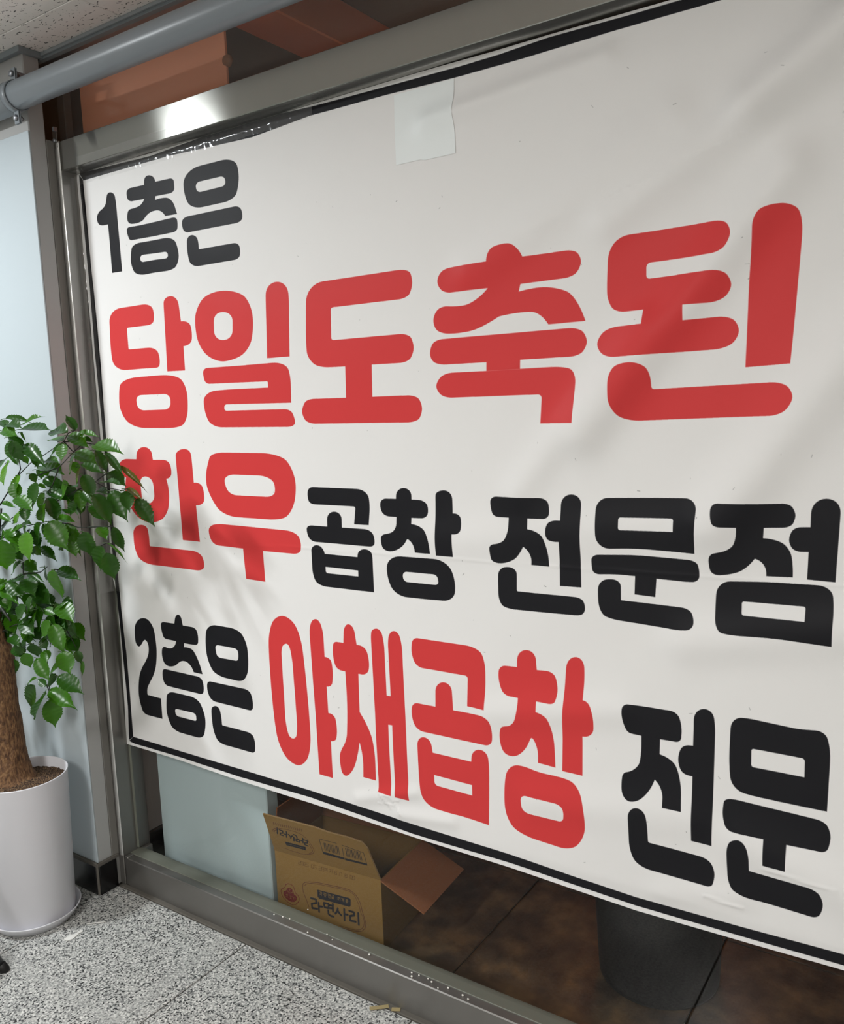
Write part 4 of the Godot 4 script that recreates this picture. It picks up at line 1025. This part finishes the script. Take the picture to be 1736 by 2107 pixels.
func build_banner():
	banner_noise.seed = 4
	banner_noise.frequency = 0.03
	banner_noise.fractal_octaves = 3
	var X0 = -0.035
	var Y1 = 2.205
	var strip = 0.93
	var H = 2048
	var k = H / 1.78
	var Wd = int(round(strip * k))
	var XR = 2.74
	var red = Color(0.83, 0.245, 0.25)
	var ink = Color(0.105, 0.105, 0.12)
	# the black frame runs on to the banner's right end
	var to = blk_to + [27250, 21740]
	var ti = blk_ti + [27250, 21550]
	var bi = blk_bi + [27250, 4730]
	var bo = blk_bo + [27250, 4450]
	var specks = []
	for i in 150: specks.append([Vector2(rng.randf_range(0.03, 2.1), rng.randf_range(0.5, 2.1)), Vector2.from_angle(rng.randf() * TAU) * rng.randf_range(0.001, 0.008), rng.randf_range(0.0005, 0.0012), rng.randf_range(0.5, 0.75)])
	var sheets = []
	for s in 3:
		var ox = X0 + strip * s
		var img = Image.create(Wd, H, false, Image.FORMAT_RGB8)
		img.fill(Color(0.925, 0.918, 0.914))
		for sp in specks:
			var p = Vector2((sp[0].x - ox) * k, (Y1 - sp[0].y) * k)
			if p.x > 4 and p.x < Wd - 12: fill(img, strip_outline(PackedVector2Array([p, p + sp[1] * k]), sp[2] * k).slice(2, 3), Color(sp[3], sp[3], sp[3]))
		fill(img, [poly(to, ti, ox, Y1, k)], ink)
		fill(img, [poly(blk_lo, blk_li, ox, Y1, k)], ink)
		fill(img, [poly(bi, bo, ox, Y1, k)], ink)
		fill(img, [poly([26950, 21740, 26950, 4450], [27250, 21740, 27250, 4450], ox, Y1, k)], ink)
		var pr = []
		for c in glyph_red: pr.append(outline(c, ox, Y1, k))
		fill(img, pr, red)
		var pk = []
		for c in glyph_black: pk.append(outline(c, ox, Y1, k))
		fill(img, pk, ink)
		var m = mat(Color.WHITE, 0.5, 0.0, 0.3)
		m.albedo_texture = tex(img)
		m.texture_repeat = false
		sheets.append(m)
	# the sheet itself
	var mesh = ArrayMesh.new()
	var ny = 320
	for s in 3:
		var st = begin()
		var nx = 180
		var xa0 = X0 + strip * s
		var xb0 = minf(X0 + strip * (s + 1), XR)
		for j in ny + 1:
			for i in nx + 1:
				var v = float(j) / ny
				var yr = lerpf(2.184, 0.446, v)
				var xl = curve_at(edge_l, yr, 1) if s == 0 else xa0
				var x = lerpf(xl, xb0, float(i) / nx)
				var yt = curve_at(edge_t, x, 0)
				var yb = curve_at(edge_b, x, 0)
				var y = lerpf(minf(yt, 2.1845), yb, v)
				var e = 0.002
				var z = banner_z(x, y)
				var nrm = Vector3(-(banner_z(x + e, y) - z) / e, -(banner_z(x, y + e) - z) / e, 1).normalized()
				st.set_normal(nrm)
				st.set_uv(Vector2((x - xa0) / strip, (Y1 - y) / (H / k)))
				st.add_vertex(Vector3(x, y, z))
		for j in ny:
			for i in nx:
				var a = j * (nx + 1) + i
				var c = a + nx + 1
				for q in [a, a + 1, c, a + 1, c + 1, c]: st.add_index(q)
		st.commit(mesh)
	for s in 3: mesh.surface_set_material(s, sheets[s])
	var o = MeshInstance3D.new()
	o.name = "banner"
	o.mesh = mesh
	add_child(o, true)
	tag(o, "large white vinyl banner with red and black Korean lettering taped over the window", "banner")
	# pale patch stuck near the top
	var pr2 = []
	for j in 13:
		var row = []
		for i in 13:
			var x = lerpf(1.118, 1.270, i / 12.0)
			var y = lerpf(2.152, 2.004, j / 12.0) + (0.003 if j == 12 and i < 6 else 0.0)
			row.append(Vector3(x, y, banner_z(x, y) + 0.0010))
		pr2.append(row)
	tag(part("paper_patch", grid_mesh(pr2), M.paper), "pale square patch stuck on the banner just below its top border", "patch")
	# clear tape
	tape("crinkled clear tape along the left half of the banner's top edge", -0.02, 0.885, [[2.154, 0.0], [2.166, 0.0], [2.180, 0.001], [2.1835, 0.012], [2.1830, 0.034]], 0.0035, 200)
	tape("strip of clear tape under the rail along the banner's top right", 0.90, 2.30, [[2.1835, 0.020], [2.1832, 0.034], [2.1828, 0.050]], 0.0012, 120)
	tape("short crinkled clear tape on the face of the top rail", 0.06, 0.46, [[2.1855, 0.0535], [2.196, 0.0538], [2.209, 0.0532]], 0.0016, 70)
	var rows = []
	for j in 150:
		var y = lerpf(2.172, 0.95, j / 149.0)
		var row = []
		var xe = curve_at(edge_l, y, 1)
		for q in [[xe + 0.028, 0.0], [xe + 0.012, 0.0006], [xe - 0.004, 0.001], [-0.0165, 0.012], [-0.0162, 0.034], [-0.0165, 0.052]]:
			var c = rng.randf_range(-1, 1) * 0.0018
			row.append(Vector3(q[0] + absf(c) * 0.5, y, (banner_z(maxf(q[0], xe), y) + 0.0012 if q[1] < 0.005 else 0.008) + q[1] + absf(c)))
		rows.append(row)
	tag(part("clear_tape", grid_mesh(rows), M.tape), "upright clear tape holding the banner's left edge to the post", "tape")

func tape(label, xa, xb, prof, amp, n):
	var rows = []
	for q in prof:
		var row = []
		for i in n + 1:
			var x = lerpf(xa, xb, float(i) / n)
			var r = (0.5 - absf(banner_noise.get_noise_2d(x * 620 + 900 * q[0], (q[0] + q[1]) * 900)) * 2.0) * 0.8
			var y = minf(q[0], curve_at(edge_t, x, 0) - 0.001) if q[1] < 0.005 else q[0]
			var z = (banner_z(x, y) + 0.001 if q[1] < 0.005 else 0.008) + q[1] + absf(r) * amp
			row.append(Vector3(x, y - (absf(r) * amp * 0.5 if q[1] > 0.005 else r * amp), z))
		rows.append(row)
	tag(part("clear_tape", grid_mesh(rows), M.tape), label, "tape")

# ---------------------------------------------------------------- the shop behind the glass
func build_shop():
	var fl = struct_node("floor_inside", "dark brown tiled shop floor behind the glass")
	part("bed", box(Vector3(-2, -0.12, -3.3), Vector3(5, -0.004, -0.0005), 0.001), mat(Color(0.08, 0.07, 0.065), 0.9), fl)
	for i in 12:
		for j in 6:
			var a = Vector3(1.1 - 0.568 * 5 + 0.568 * i + 0.0018, -0.03, -0.62 - 0.568 * j + 0.0018)
			var b = Vector3(a.x + 0.568 - 0.0036, 0.0, minf(a.z + 0.568 - 0.0036, -0.046))
			if j == 0: b.z = -0.046
			if b.z > a.z: part("floor_tile", box(a, b, 0.0015), M.inner_floor, fl)
	structure("ceiling_inside", box(Vector3(-2, 2.62, -3.3), Vector3(5.1, 2.74, -0.0), 0.002), M.inner_dark)
	structure("wall_inside_back", box(Vector3(-2, 0, -3.4), Vector3(5.1, 2.7, -3.3), 0.002), M.inner_dark)
	structure("wall_inside_left", box(Vector3(-2.1, 0, -3.4), Vector3(-2.0, 2.7, 0.0), 0.002), M.inner_dark)
	structure("wall_inside_right", box(Vector3(5.0, 0, -3.4), Vector3(5.1, 2.7, -0.02), 0.002), M.inner_dark)
	structure("trim_2", box(Vector3(0.500, 2.50, -3.2), Vector3(0.652, 2.62, -0.05), 0.004), M.orange_beam, Vector3.ZERO, "orange beam across the shop ceiling")
	structure("wall_inside_pier", box(Vector3(-0.5, 0.115, -0.5), Vector3(-0.046, 2.24, -0.05), 0.003), M.inner_wall)
	structure("baseboard_inside", box(Vector3(-0.5, 0.0, -0.5), Vector3(-0.040, 0.115, -0.05), 0.002), M.black_tile)
	structure("trim_3", box(Vector3(-0.140, 2.245, -0.055), Vector3(-0.106, 2.62, -0.03), 0.002), mat(Color(0.42, 0.41, 0.40), 0.5, 0.3), Vector3.ZERO, "grey upright behind the upper glass")
	var pn = thing("wooden_panel", "orange brown board standing behind the upper glass", "panel", Vector3(0.27, 2.268, -0.034))
	part("board", box(Vector3(-0.301, 0.0, -0.008), Vector3(0.302, 0.34, 0.0), 0.001), M.orange_wood, pn)
	part("knob", lathe([Vector2(0.0, 0.006), Vector2(0.012, 0.006), Vector2(0.015, 0.0), Vector2(0.015, -0.004)], 20), M.card_in, pn, Vector3(0.303, 0.10, -0.004), Basis(Vector3.RIGHT, PI / 2))
	var cb = thing("white_board", "pale blue white board standing just behind the glass at the left", "board", Vector3(0.272, 0, -0.06))
	part("face", box(Vector3(-0.243, 0.0, -0.046), Vector3(0.243, 0.82, 0.0), 0.003), M.board, cb)
	var bk = thing("black_bucket", "round black plastic bin on the shop floor behind the glass", "bin", Vector3(1.556, 0.0, -0.40))
	part("body", lathe([Vector2(0, 0.0), Vector2(0.140, 0.0), Vector2(0.149, 0.006), Vector2(0.151, 0.014), Vector2(0.172, 0.50), Vector2(0.168, 0.50), Vector2(0.147, 0.02), Vector2(0, 0.02)], 64), M.bucket, bk)
	part("rim", lathe([Vector2(0.171, 0.485), Vector2(0.180, 0.488), Vector2(0.182, 0.50), Vector2(0.176, 0.506), Vector2(0.166, 0.504), Vector2(0.166, 0.49)], 64), M.bucket, bk)
	var pl = thing("unseen_wall_sconce", "unseen warm bowl lamp on the shop back wall, placed to light the shop ceiling", "lamp", Vector3(0.9, 1.9, -3.2))  # lamp out of view; its warm light brightens the shop ceiling and beam
	part("back_plate", box(Vector3(-0.05, -0.08, -0.1), Vector3(0.05, 0.08, -0.085), 0.004), M.galv, pl)
	part("arm", tube([Vector3(0, 0, -0.09), Vector3(0, -0.03, -0.03), Vector3(0, -0.03, 0.0)], [0.008], 10), M.galv, pl)
	part("shade", lathe([Vector2(0.0, -0.035), Vector2(0.06, -0.025), Vector2(0.11, 0.03), Vector2(0.12, 0.07), Vector2(0.115, 0.07), Vector2(0.10, 0.03), Vector2(0.055, -0.018), Vector2(0.0, -0.025)], 40), M.bucket, pl)  # opaque bowl keeps this unseen lamp's light off the shop floor
	var em = mat(Color(1, 0.8, 0.55), 0.5)
	em.emission_enabled = true
	em.emission = Color(1.0, 0.68, 0.40)
	em.emission_energy_multiplier = 3.0
	var sp = SphereMesh.new()
	sp.radius = 0.04
	sp.height = 0.08
	part("bulb", sp, em, pl, Vector3(0, 0.03, 0))
	var l = OmniLight3D.new()
	l.name = "light"
	l.light_color = Color(1.0, 0.68, 0.40)
	l.light_energy = 9.0
	l.omni_range = 9.0
	l.omni_attenuation = 2.0
	l.light_size = 0.04
	l.shadow_enabled = true
	pl.add_child(l, true)
	l.position = Vector3(0, 0.03, 0)
	var tl = thing("unseen_spot_lamp", "unseen small warm spot lamp behind the banner, placed to light the orange beam", "lamp", Vector3(1.4, 2.62, -0.9))  # lamp out of view, aimed to brighten the orange beam near the window
	part("stem", tube([Vector3(0, 0, 0), Vector3(0, -0.10, 0)], [0.008], 10), M.galv, tl)
	var hd = Basis(Vector3.BACK, -PI * 0.5)
	part("head", lathe([Vector2(0.0, 0.05), Vector2(0.03, 0.05), Vector2(0.036, 0.03), Vector2(0.04, -0.05), Vector2(0.036, -0.05), Vector2(0.028, 0.0), Vector2(0.0, 0.0)], 28), M.bucket, tl, Vector3(0, -0.13, 0), hd)
	var sp2 = SphereMesh.new()
	sp2.radius = 0.022
	sp2.height = 0.044
	part("bulb", sp2, em, tl, Vector3(-0.03, -0.13, 0))
	var l2 = SpotLight3D.new()
	l2.name = "light"
	l2.light_color = Color(1.0, 0.68, 0.40)
	l2.light_energy = 3.0
	l2.spot_range = 9.0
	l2.spot_attenuation = 2.0
	l2.spot_angle = 50.0
	l2.light_size = 0.02
	l2.shadow_enabled = true
	tl.add_child(l2, true)
	l2.position = Vector3(-0.03, -0.13, 0)
	l2.look_at_from_position(l2.position, l2.position + Vector3(-0.85, 0.08, 0.55))

func printed(prints: Array, size: Vector2, px: int, flap: bool) -> ImageTexture:
	var k = px / size.x
	var img = Image.create(px, int(size.y * k), false, Image.FORMAT_RGB8)
	img.fill(Color(0.545, 0.42, 0.205))
	var cols = [Color(0.11, 0.12, 0.15), Color(0.36, 0.20, 0.13), Color(0.54, 0.42, 0.22), Color(0.42, 0.11, 0.09), Color(0.40, 0.285, 0.12)]
	for p in prints:
		var pts = PackedVector2Array()
		for i in range(3, p.size(), 2):
			var y = p[i + 1] * 1e-4
			pts.append(Vector2(p[i] * 1e-4 * k, (size.y - y if flap else y) * k))
		if p[1] == 1: fill(img, [pts], cols[p[0]])
		else:
			for o in strip_outline(pts, maxf(1.6, p[2] * 1e-4 * k)): fill(img, [o], cols[p[0]])
	return tex(img)

func card_sheet(st: SurfaceTool, o: Vector3, u: Vector3, v: Vector3, t: float, uv := Rect2(0, 0, 1, 1)):
	# a sheet from o spanning u and v with thickness t behind it
	var n = u.cross(v).normalized()
	var b = -n * t
	var q = [o, o + u, o + u + v, o + v]
	var uvs = [Vector2(0, 1), Vector2(1, 1), Vector2(1, 0), Vector2(0, 0)]
	quad(st, q[0], q[1], q[2], q[3], n, uvs[0], uvs[1], uvs[2], uvs[3])
	quad(st, q[0] + b, q[1] + b, q[2] + b, q[3] + b, -n)
	for i in 4:
		var a = q[i]
		var c = q[(i + 1) % 4]
		quad(st, a, c, c + b, a + b, (a + c) * 0.5 - (o + u * 0.5 + v * 0.5))

func build_box():
	# the carton stands at its own angle; x along its front, z out of its front
	var w = 0.3657
	var d = 0.237
	var h = 0.2067
	var o = thing("cardboard_box", "open brown cardboard box with printed front standing behind the glass", "box", Vector3(0.52426, 0, -0.07), "", 0.0849)
	var t = 0.004
	var fm = M.card.duplicate()
	fm.albedo_color = Color.WHITE
	fm.albedo_texture = printed(box_print, Vector2(w, h), 1100, false)
	var lm = M.card.duplicate()
	lm.albedo_color = Color.WHITE
	lm.albedo_texture = printed(flap_print, Vector2(w, 0.14), 1100, true)
	var st = begin()
	card_sheet(st, Vector3(0, 0, 0), Vector3(w, 0, 0), Vector3(0, h, 0), t)
	part("front_panel", st.commit(), fm, o)
	st = begin()
	card_sheet(st, Vector3(w, 0, -t), Vector3(0, 0, -d + t), Vector3(0, h, 0), t)
	part("side_panel", st.commit(), M.card, o)
	st = begin()
	card_sheet(st, Vector3(0, 0, -d), Vector3(0, 0, d - t), Vector3(0, h, 0), t)
	part("side_panel", st.commit(), M.card, o)
	st = begin()
	card_sheet(st, Vector3(w, 0, -d), Vector3(-w, 0, 0), Vector3(0, h, 0), t)
	part("back_panel", st.commit(), M.card, o)
	part("bottom_panel", box(Vector3(t, 0.0, -d + t), Vector3(w - t, t, -t), 0.0005), M.card_in, o)
	# front flap, raised and leaning out, its right corner torn off
	var th = 0.30
	var fl = 0.138
	var up = Vector3(0, cos(th), sin(th))
	st = begin()
	var n = Vector3(1, 0, 0).cross(up).normalized()
	var out = [Vector2(0, 0), Vector2(w, 0), Vector2(w - 0.016, fl * 0.80), Vector2(w - 0.03, fl * 0.93), Vector2(w * 0.80, fl * 0.965), Vector2(w * 0.62, fl * 0.96), Vector2(w * 0.5, fl), Vector2(0, fl)]
	var org = Vector3(0, h, 0)
	for i in range(1, out.size() - 1):
		var P = []
		var U = []
		for q in [out[0], out[i], out[i + 1]]:
			P.append(org + Vector3(q.x, 0, 0) + up * q.y)
			U.append(Vector2(q.x / w, 1.0 - q.y / 0.14))
		tri(st, P[0], P[1], P[2], n, U[0], U[1], U[2])
		tri(st, P[0] - n * t, P[1] - n * t, P[2] - n * t, -n, U[0] * 0.01, U[1] * 0.01, U[2] * 0.01)
	var ff = part("flap", st.commit(), lm, o)
	st = begin()
	for i in out.size():
		var a = out[i]
		var b = out[(i + 1) % out.size()]
		var A = org + Vector3(a.x, 0, 0) + up * a.y
		var B = org + Vector3(b.x, 0, 0) + up * b.y
		quad(st, A, B, B - n * t, A - n * t, (A + B) * 0.5 - org - Vector3(w / 2, 0, 0) - up * fl / 2)
		# corrugation teeth along the free edge
		if i >= 3 and i <= 6:
			var cnt = int(A.distance_to(B) / 0.0045)
			for k in cnt:
				var p = A.lerp(B, (k + 0.5) / cnt) + up * 0.0005 - n * t * 0.5
				add_box(st, p - Vector3(0.0013, 0.001, 0.0021), p + Vector3(0.0013, 0.0012, 0.0021), 0.0003)
	part("corrugated_edge", st.commit(), M.card_edge, ff)
	# right flap hangs outward, left and back flaps
	var dr = 0.42
	st = begin()
	card_sheet(st, Vector3(w, h, 0.0), Vector3(cos(dr), -sin(dr), 0) * 0.146, Vector3(0, 0, -d), t)
	part("flap", st.commit(), M.card_in, o)
	st = begin()
	card_sheet(st, Vector3(0.0, h, 0), Vector3(0, 0, -d), Vector3(0.02, 0.135, 0), t)
	part("flap", st.commit(), M.card_in, o)
	st = begin()
	card_sheet(st, Vector3(w, h, -d), Vector3(-w, 0, 0), Vector3(0, 0.125, -0.045), t)
	part("flap", st.commit(), M.card_in, o)

func build_pipe():
	var y = 2.358
	var z = 0.1757
	var pp = thing("steel_pipe", "grey painted pipe running under the ceiling above the window", "pipe", Vector3(0, y, z))
	part("pipe", tube([Vector3(-2.99, 0, 0), Vector3(1.0, 0, 0), Vector3(4.98, 0, 0)], [0.0365], 48), M.pipe, pp)
	part("coupling", tube([Vector3(-0.32, 0, 0), Vector3(-0.315, 0, 0), Vector3(-0.037, 0, 0), Vector3(-0.033, 0, 0)], [0.037, 0.0405, 0.0405, 0.037], 48), M.pipe, pp)
	var cl = thing("pipe_clamp", "grey two part pipe clamp with bolted ears around the pipe at the left", "clamp", Vector3(-0.020, y, z))
	for h in [-1, 1]:
		var rows = []
		for e in [[0.0372, -0.011], [0.0402, -0.011], [0.0402, 0.011], [0.0372, 0.011], [0.0372, -0.011]]:
			var row = []
			for k in 33:
				var an = lerpf(0.03, PI - 0.03, k / 32.0)
				row.append(Vector3(e[1], cos(an) * e[0], h * sin(an) * e[0]))
			rows.append(row)
		part("strap", grid_mesh(rows, false, h < 0), M.pipe, cl)
		for s in [-1, 1]:
			part("ear", box(Vector3(-0.011, minf(s * 0.0375, s * 0.072), minf(h * 0.001, h * 0.0040)), Vector3(0.011, maxf(s * 0.0375, s * 0.072), maxf(h * 0.001, h * 0.0040)), 0.0008), M.pipe, cl)
	for s in [-1, 1]:
		part("bolt", lathe([Vector2(0, 0.011), Vector2(0.0065, 0.011), Vector2(0.0085, 0.009), Vector2(0.0085, 0.004), Vector2(0, 0.004)], 6), M.galv, cl, Vector3(0, s * 0.057, 0), Basis(Vector3.RIGHT, PI / 2))
		part("nut", lathe([Vector2(0, -0.004), Vector2(0.008, -0.004), Vector2(0.008, -0.011), Vector2(0.004, -0.011), Vector2(0.004, -0.016), Vector2(0, -0.016)], 6), M.galv, cl, Vector3(0, s * 0.057, 0), Basis(Vector3.RIGHT, PI / 2))
	part("stand_off", box(Vector3(-0.032, 0.060, -0.0455), Vector3(-0.012, 0.072, -0.003), 0.001), M.galv, cl)

# ---------------------------------------------------------------- plant
func leaf_mesh(seed_: int, wave: float, droop: float, teeth: float) -> ArrayMesh:
	var r = RandomNumberGenerator.new()
	r.seed = seed_
	var st = begin()
	var N = 22
	var ph = r.randf() * TAU
	for i in N + 1:
		var t = float(i) / N
		var hw = 0.53 * pow(maxf(sin(PI * pow(t, 0.76)), 0.0), 0.78) * (1.0 - 0.72 * smoothstep(0.60, 0.96, t))
		if i == N: hw = 0.004
		for k in 5:
			var s = (k - 2) / 2.0
			var ww = hw * s
			if absf(s) == 1.0 and i > 1 and i < N - 1: ww *= 1.0 + teeth * (1 if i % 2 else -1)
			var y = 0.16 * absf(ww) - droop * t * t + wave * sin(t * 9.0 + ph + s) * absf(s) * 0.5
			y += 0.012 * sin(t * 44.0 - absf(s) * 7.0) * (1.0 - absf(absf(s) * 2 - 1)) 
			st.set_uv(Vector2(s * 0.5 + 0.5, t))
			st.add_vertex(Vector3(ww, y, t))
	for i in N:
		for k in 4:
			var a = i * 5 + k
			for q in [a, a + 1, a + 5, a + 1, a + 6, a + 5]: st.add_index(q)
	st.generate_normals()
	return st.commit()

func build_plant():
	var C = Vector3(-0.118, 0, 0.303)
	var sc = thing("pot_saucer", "round white plastic saucer under the white plant pot", "saucer", C)
	part("dish", lathe([Vector2(0, 0.001), Vector2(0.104, 0.001), Vector2(0.111, 0.002), Vector2(0.1265, 0.027), Vector2(0.1275, 0.030), Vector2(0.1255, 0.031), Vector2(0.123, 0.028), Vector2(0.110, 0.0065), Vector2(0, 0.0065)], 72), M.pot, sc)
	var p = thing("potted_tree", "leafy green tree in a tall white pot at the left wall", "potted plant", C)
	part("pot", lathe([Vector2(0, 0.007), Vector2(0.108, 0.007), Vector2(0.1105, 0.012), Vector2(0.124, 0.440), Vector2(0.1255, 0.447), Vector2(0.1258, 0.4495), Vector2(0.1235, 0.4505), Vector2(0.1210, 0.4485), Vector2(0.1195, 0.40), Vector2(0, 0.40)], 96), M.pot, p)
	# soil with crumbs
	var nz = FastNoiseLite.new()
	nz.seed = 9
	nz.frequency = 0.09
	var rows = []
	for i in 34:
		var row = []
		var r = 0.1195 * i / 33.0
		for k in 110:
			var a = TAU * k / 110
			var x = r * cos(a)
			var z = r * sin(a)
			row.append(Vector3(x, 0.418 + 0.006 * nz.get_noise_2d(x * 1000, z * 1000) + 0.004 * nz.get_noise_2d(x * 3500, z * 3500) + 0.010 * (1.0 - r / 0.12), z))
		rows.append(row)
	var so = part("soil", grid_mesh(rows, true, true), M.soil, p)
	# trunk
	var tp = [[-0.045, 0.415, 0.070], [-0.055, 0.435, 0.060], [-0.062, 0.48, 0.053], [-0.070, 0.56, 0.050], [-0.072, 0.64, 0.047], [-0.070, 0.72, 0.046], [-0.070, 0.79, 0.046], [-0.072, 0.825, 0.042], [-0.073, 0.85, 0.031], [-0.074, 0.90, 0.027], [-0.080, 1.0, 0.024], [-0.09, 1.12, 0.021], [-0.10, 1.25, 0.016], [-0.11, 1.36, 0.010]]
	var tr = []
	var n = FastNoiseLite.new()
	n.seed = 3
	n.frequency = 0.02
	for i in tp.size() - 1:
		for q in 5:
			var f = q / 5.0
			var a = tp[i]
			var b = tp[i + 1]
			var y = lerpf(a[1], b[1], f)
			var row = []
			for k in 40:
				var an = TAU * k / 40
				var rr = lerpf(a[2], b[2], f) * (1.0 + 0.10 * n.get_noise_3d(cos(an) * 60, y * 500, sin(an) * 60) + 0.05 * n.get_noise_3d(cos(an) * 300, y * 900, sin(an) * 300))
				row.append(Vector3(lerpf(a[0], b[0], f) + rr * cos(an), y, rr * sin(an)))
			tr.append(row)
	part("trunk", grid_mesh(tr, true), M.bark, p)
	for b in [[Vector3(-0.075, 0.90, 0), Vector3(-0.03, 1.02, 0.01), Vector3(0.0, 1.14, 0.0), Vector3(0.02, 1.24, -0.01)], [Vector3(-0.07, 0.87, 0.0), Vector3(-0.02, 0.93, 0.03), Vector3(0.04, 0.96, 0.03), Vector3(0.08, 0.93, 0.03)],
			[Vector3(-0.09, 1.1, 0), Vector3(-0.02, 1.22, 0.03), Vector3(0.03, 1.30, 0.03), Vector3(0.07, 1.34, 0.02)], [Vector3(-0.08, 1.0, 0), Vector3(-0.16, 1.15, 0.03), Vector3(-0.24, 1.24, 0.02)], [Vector3(-0.075, 0.9, 0.02), Vector3(-0.18, 1.0, 0.06), Vector3(-0.28, 1.02, 0.06)]]:
		part("branch", tube(b, [0.009, 0.007, 0.005, 0.003], 8), M.twig, p)
	for tw in twigs:
		var pts = []
		for i in tw.size() / 3: pts.append(Vector3(tw[i * 3], tw[i * 3 + 1], tw[i * 3 + 2]) * 0.001 - C)
		part("twig", tube(pts, [0.0019, 0.0016, 0.0012], 6), M.twig, p)
	var meshes = []
	for v in 8: meshes.append(leaf_mesh(40 + v, [0.03, 0.05, 0.02, 0.06][v % 4], [0.05, 0.12, 0.2, 0.08][v / 2], [0.05, 0.09, 0.07][v % 3]))
	var eye = Vector3(1.9, 0.9, 1.4).normalized()
	for spots in [leaf_spots_a, leaf_spots_b]:
		for i in spots.size() / 8:
			var q = spots.slice(i * 8, i * 8 + 8)
			var a = Vector3(q[0], q[1], q[2]) * 0.001 - C
			var b = Vector3(q[3], q[4], q[5]) * 0.001 - C
			var ax = b - a
			var ln = ax.length()
			var dir = ax / ln
			var want = (eye * 0.55 + Vector3(-0.1, 0.75, 0.25) + Vector3(rng.randf_range(-1, 1), rng.randf_range(-0.5, 0.5), rng.randf_range(-1, 1)) * 0.35).normalized()
			var side = want.cross(dir).normalized()
			var nrm = dir.cross(side).normalized()
			# leaves turned away from the eye are broader than they look
			var face = clampf(absf(nrm.dot(eye)), 0.6, 1.0)
			var wd = minf(q[6] * 0.00106 / face, ln * 0.85)
			var lf = part("leaf", meshes[rng.randi() % 8], M.leaf[q[7]], p, a, Basis(side * wd, nrm * ln, dir * ln * 1.08))
			
			var back = (Vector3(-0.03, a.y - 0.02, 0.0) - a).normalized() * 0.018
			part("petiole", tube([a + back, a + back * 0.5 + Vector3(0, 0.001, 0), a + dir * ln * 0.04], [0.0011, 0.0010, 0.0008], 5), M.petiole, p)

# ---------------------------------------------------------------- small things
const ORD := ["first", "second", "third", "fourth", "fifth", "sixth", "seventh", "eighth", "ninth", "tenth", "eleventh", "twelfth", "thirteenth", "fourteenth", "fifteenth", "sixteenth", "last"]

func build_small():
	# stool whose front leg stands at the left edge
	var so = thing("stool", "stool with grey metal legs and black rubber feet at the left edge", "stool", Vector3(-0.18, 0, 0.74))
	part("seat", lathe([Vector2(0, 0.43), Vector2(0.15, 0.43), Vector2(0.165, 0.435), Vector2(0.17, 0.45), Vector2(0.165, 0.465), Vector2(0.14, 0.472), Vector2(0, 0.474)], 40), M.seat, so)
	for s in [[1, -1], [1, 1], [-1, 1], [-1, -1]]:
		var foot = Vector3(0.228 * s[0], 0.0, 0.24 * s[1])
		var topp = Vector3(0.10 * s[0], 0.432, 0.11 * s[1])
		var lg = part("leg", tube([foot.lerp(topp, 0.035), topp], [0.0105], 16), M.leg, so)
		part("rubber_foot", tube([foot + Vector3(0, 0.0005, 0), foot + Vector3(0, 0.003, 0), foot.lerp(topp, 0.05)], [0.0115, 0.0135, 0.0125], 16), M.rubber, lg)
	# litter on the floor
	var sc = begin()
	var pts = [Vector2(-0.027, -0.004), Vector2(-0.024, -0.011), Vector2(-0.006, -0.013), Vector2(0.004, -0.007), Vector2(0.012, -0.004), Vector2(0.026, -0.007), Vector2(0.030, -0.001), Vector2(0.026, 0.005), Vector2(0.012, 0.004), Vector2(0.004, 0.008), Vector2(-0.010, 0.012), Vector2(-0.024, 0.006)]
	for i in pts.size():
		var a = pts[i]
		var b = pts[(i + 1) % pts.size()]
		tri(sc, Vector3(0, 0.0042, 0), Vector3(a.x, 0.0022, a.y), Vector3(b.x, 0.0022, b.y), Vector3.UP)
		tri(sc, Vector3(0, 0.0006, 0), Vector3(a.x, 0.0006, a.y), Vector3(b.x, 0.0006, b.y), Vector3.DOWN)
		quad(sc, Vector3(a.x, 0.0006, a.y), Vector3(b.x, 0.0006, b.y), Vector3(b.x, 0.0022, b.y), Vector3(a.x, 0.0022, a.y), Vector3(a.x + b.x, 0, a.y + b.y))
	tag(part("plastic_scrap", sc.commit(), M.white_plastic, null, Vector3(0.075, 0.0, 0.308), Basis(Vector3.UP, PI * 0.5)), "small white torn plastic scrap on the granite floor beside the saucer", "litter")
	tag(part("white_stick", tube([Vector3(0.060, 0.002, 0.254), Vector3(0.099, 0.002, 0.219)], [0.0016], 8), M.white_plastic), "thin white stick lying on the granite floor", "litter")
	tag(part("tape_scrap", box(Vector3(-0.024, 0.0003, -0.006), Vector3(0.024, 0.0016, 0.006), 0.0003), M.beige, null, Vector3(1.012, 0.0026, 0.086), Basis(Vector3.UP, 0.72)), "longer beige tape scrap on the floor against the sill", "litter")
	tag(part("tape_scrap", box(Vector3(-0.011, 0.0003, -0.006), Vector3(0.011, 0.0016, 0.006), 0.0003), M.beige, null, Vector3(1.052, 0.0026, 0.070), Basis(Vector3.UP, 0.5)), "shorter beige tape scrap on the floor against the sill", "litter")
	# crumbs along the sill
	for i in crumb_spots.size() / 2:
		var st = begin()
		st.set_smooth_group(0)
		var s = SphereMesh.new()
		s.radius = rng.randf_range(0.0016, 0.0028)
		s.height = s.radius * 1.7
		s.radial_segments = 8
		s.rings = 4
		var zz = crumb_spots[i * 2 + 1] * 1e-4
		tag(part("crumb", s, M.crumb, null, Vector3(crumb_spots[i * 2] * 1e-4, (0.0952 if zz > 0.036 else 0.0977) + s.height * 0.5, minf(zz, 0.057)), Basis(Vector3.UP, rng.randf() * TAU).scaled(Vector3(1.2, 1, 0.9))), "tiny white crumb on the steel sill, %s from the left" % ORD[i], "crumb", "white crumbs along the sill")
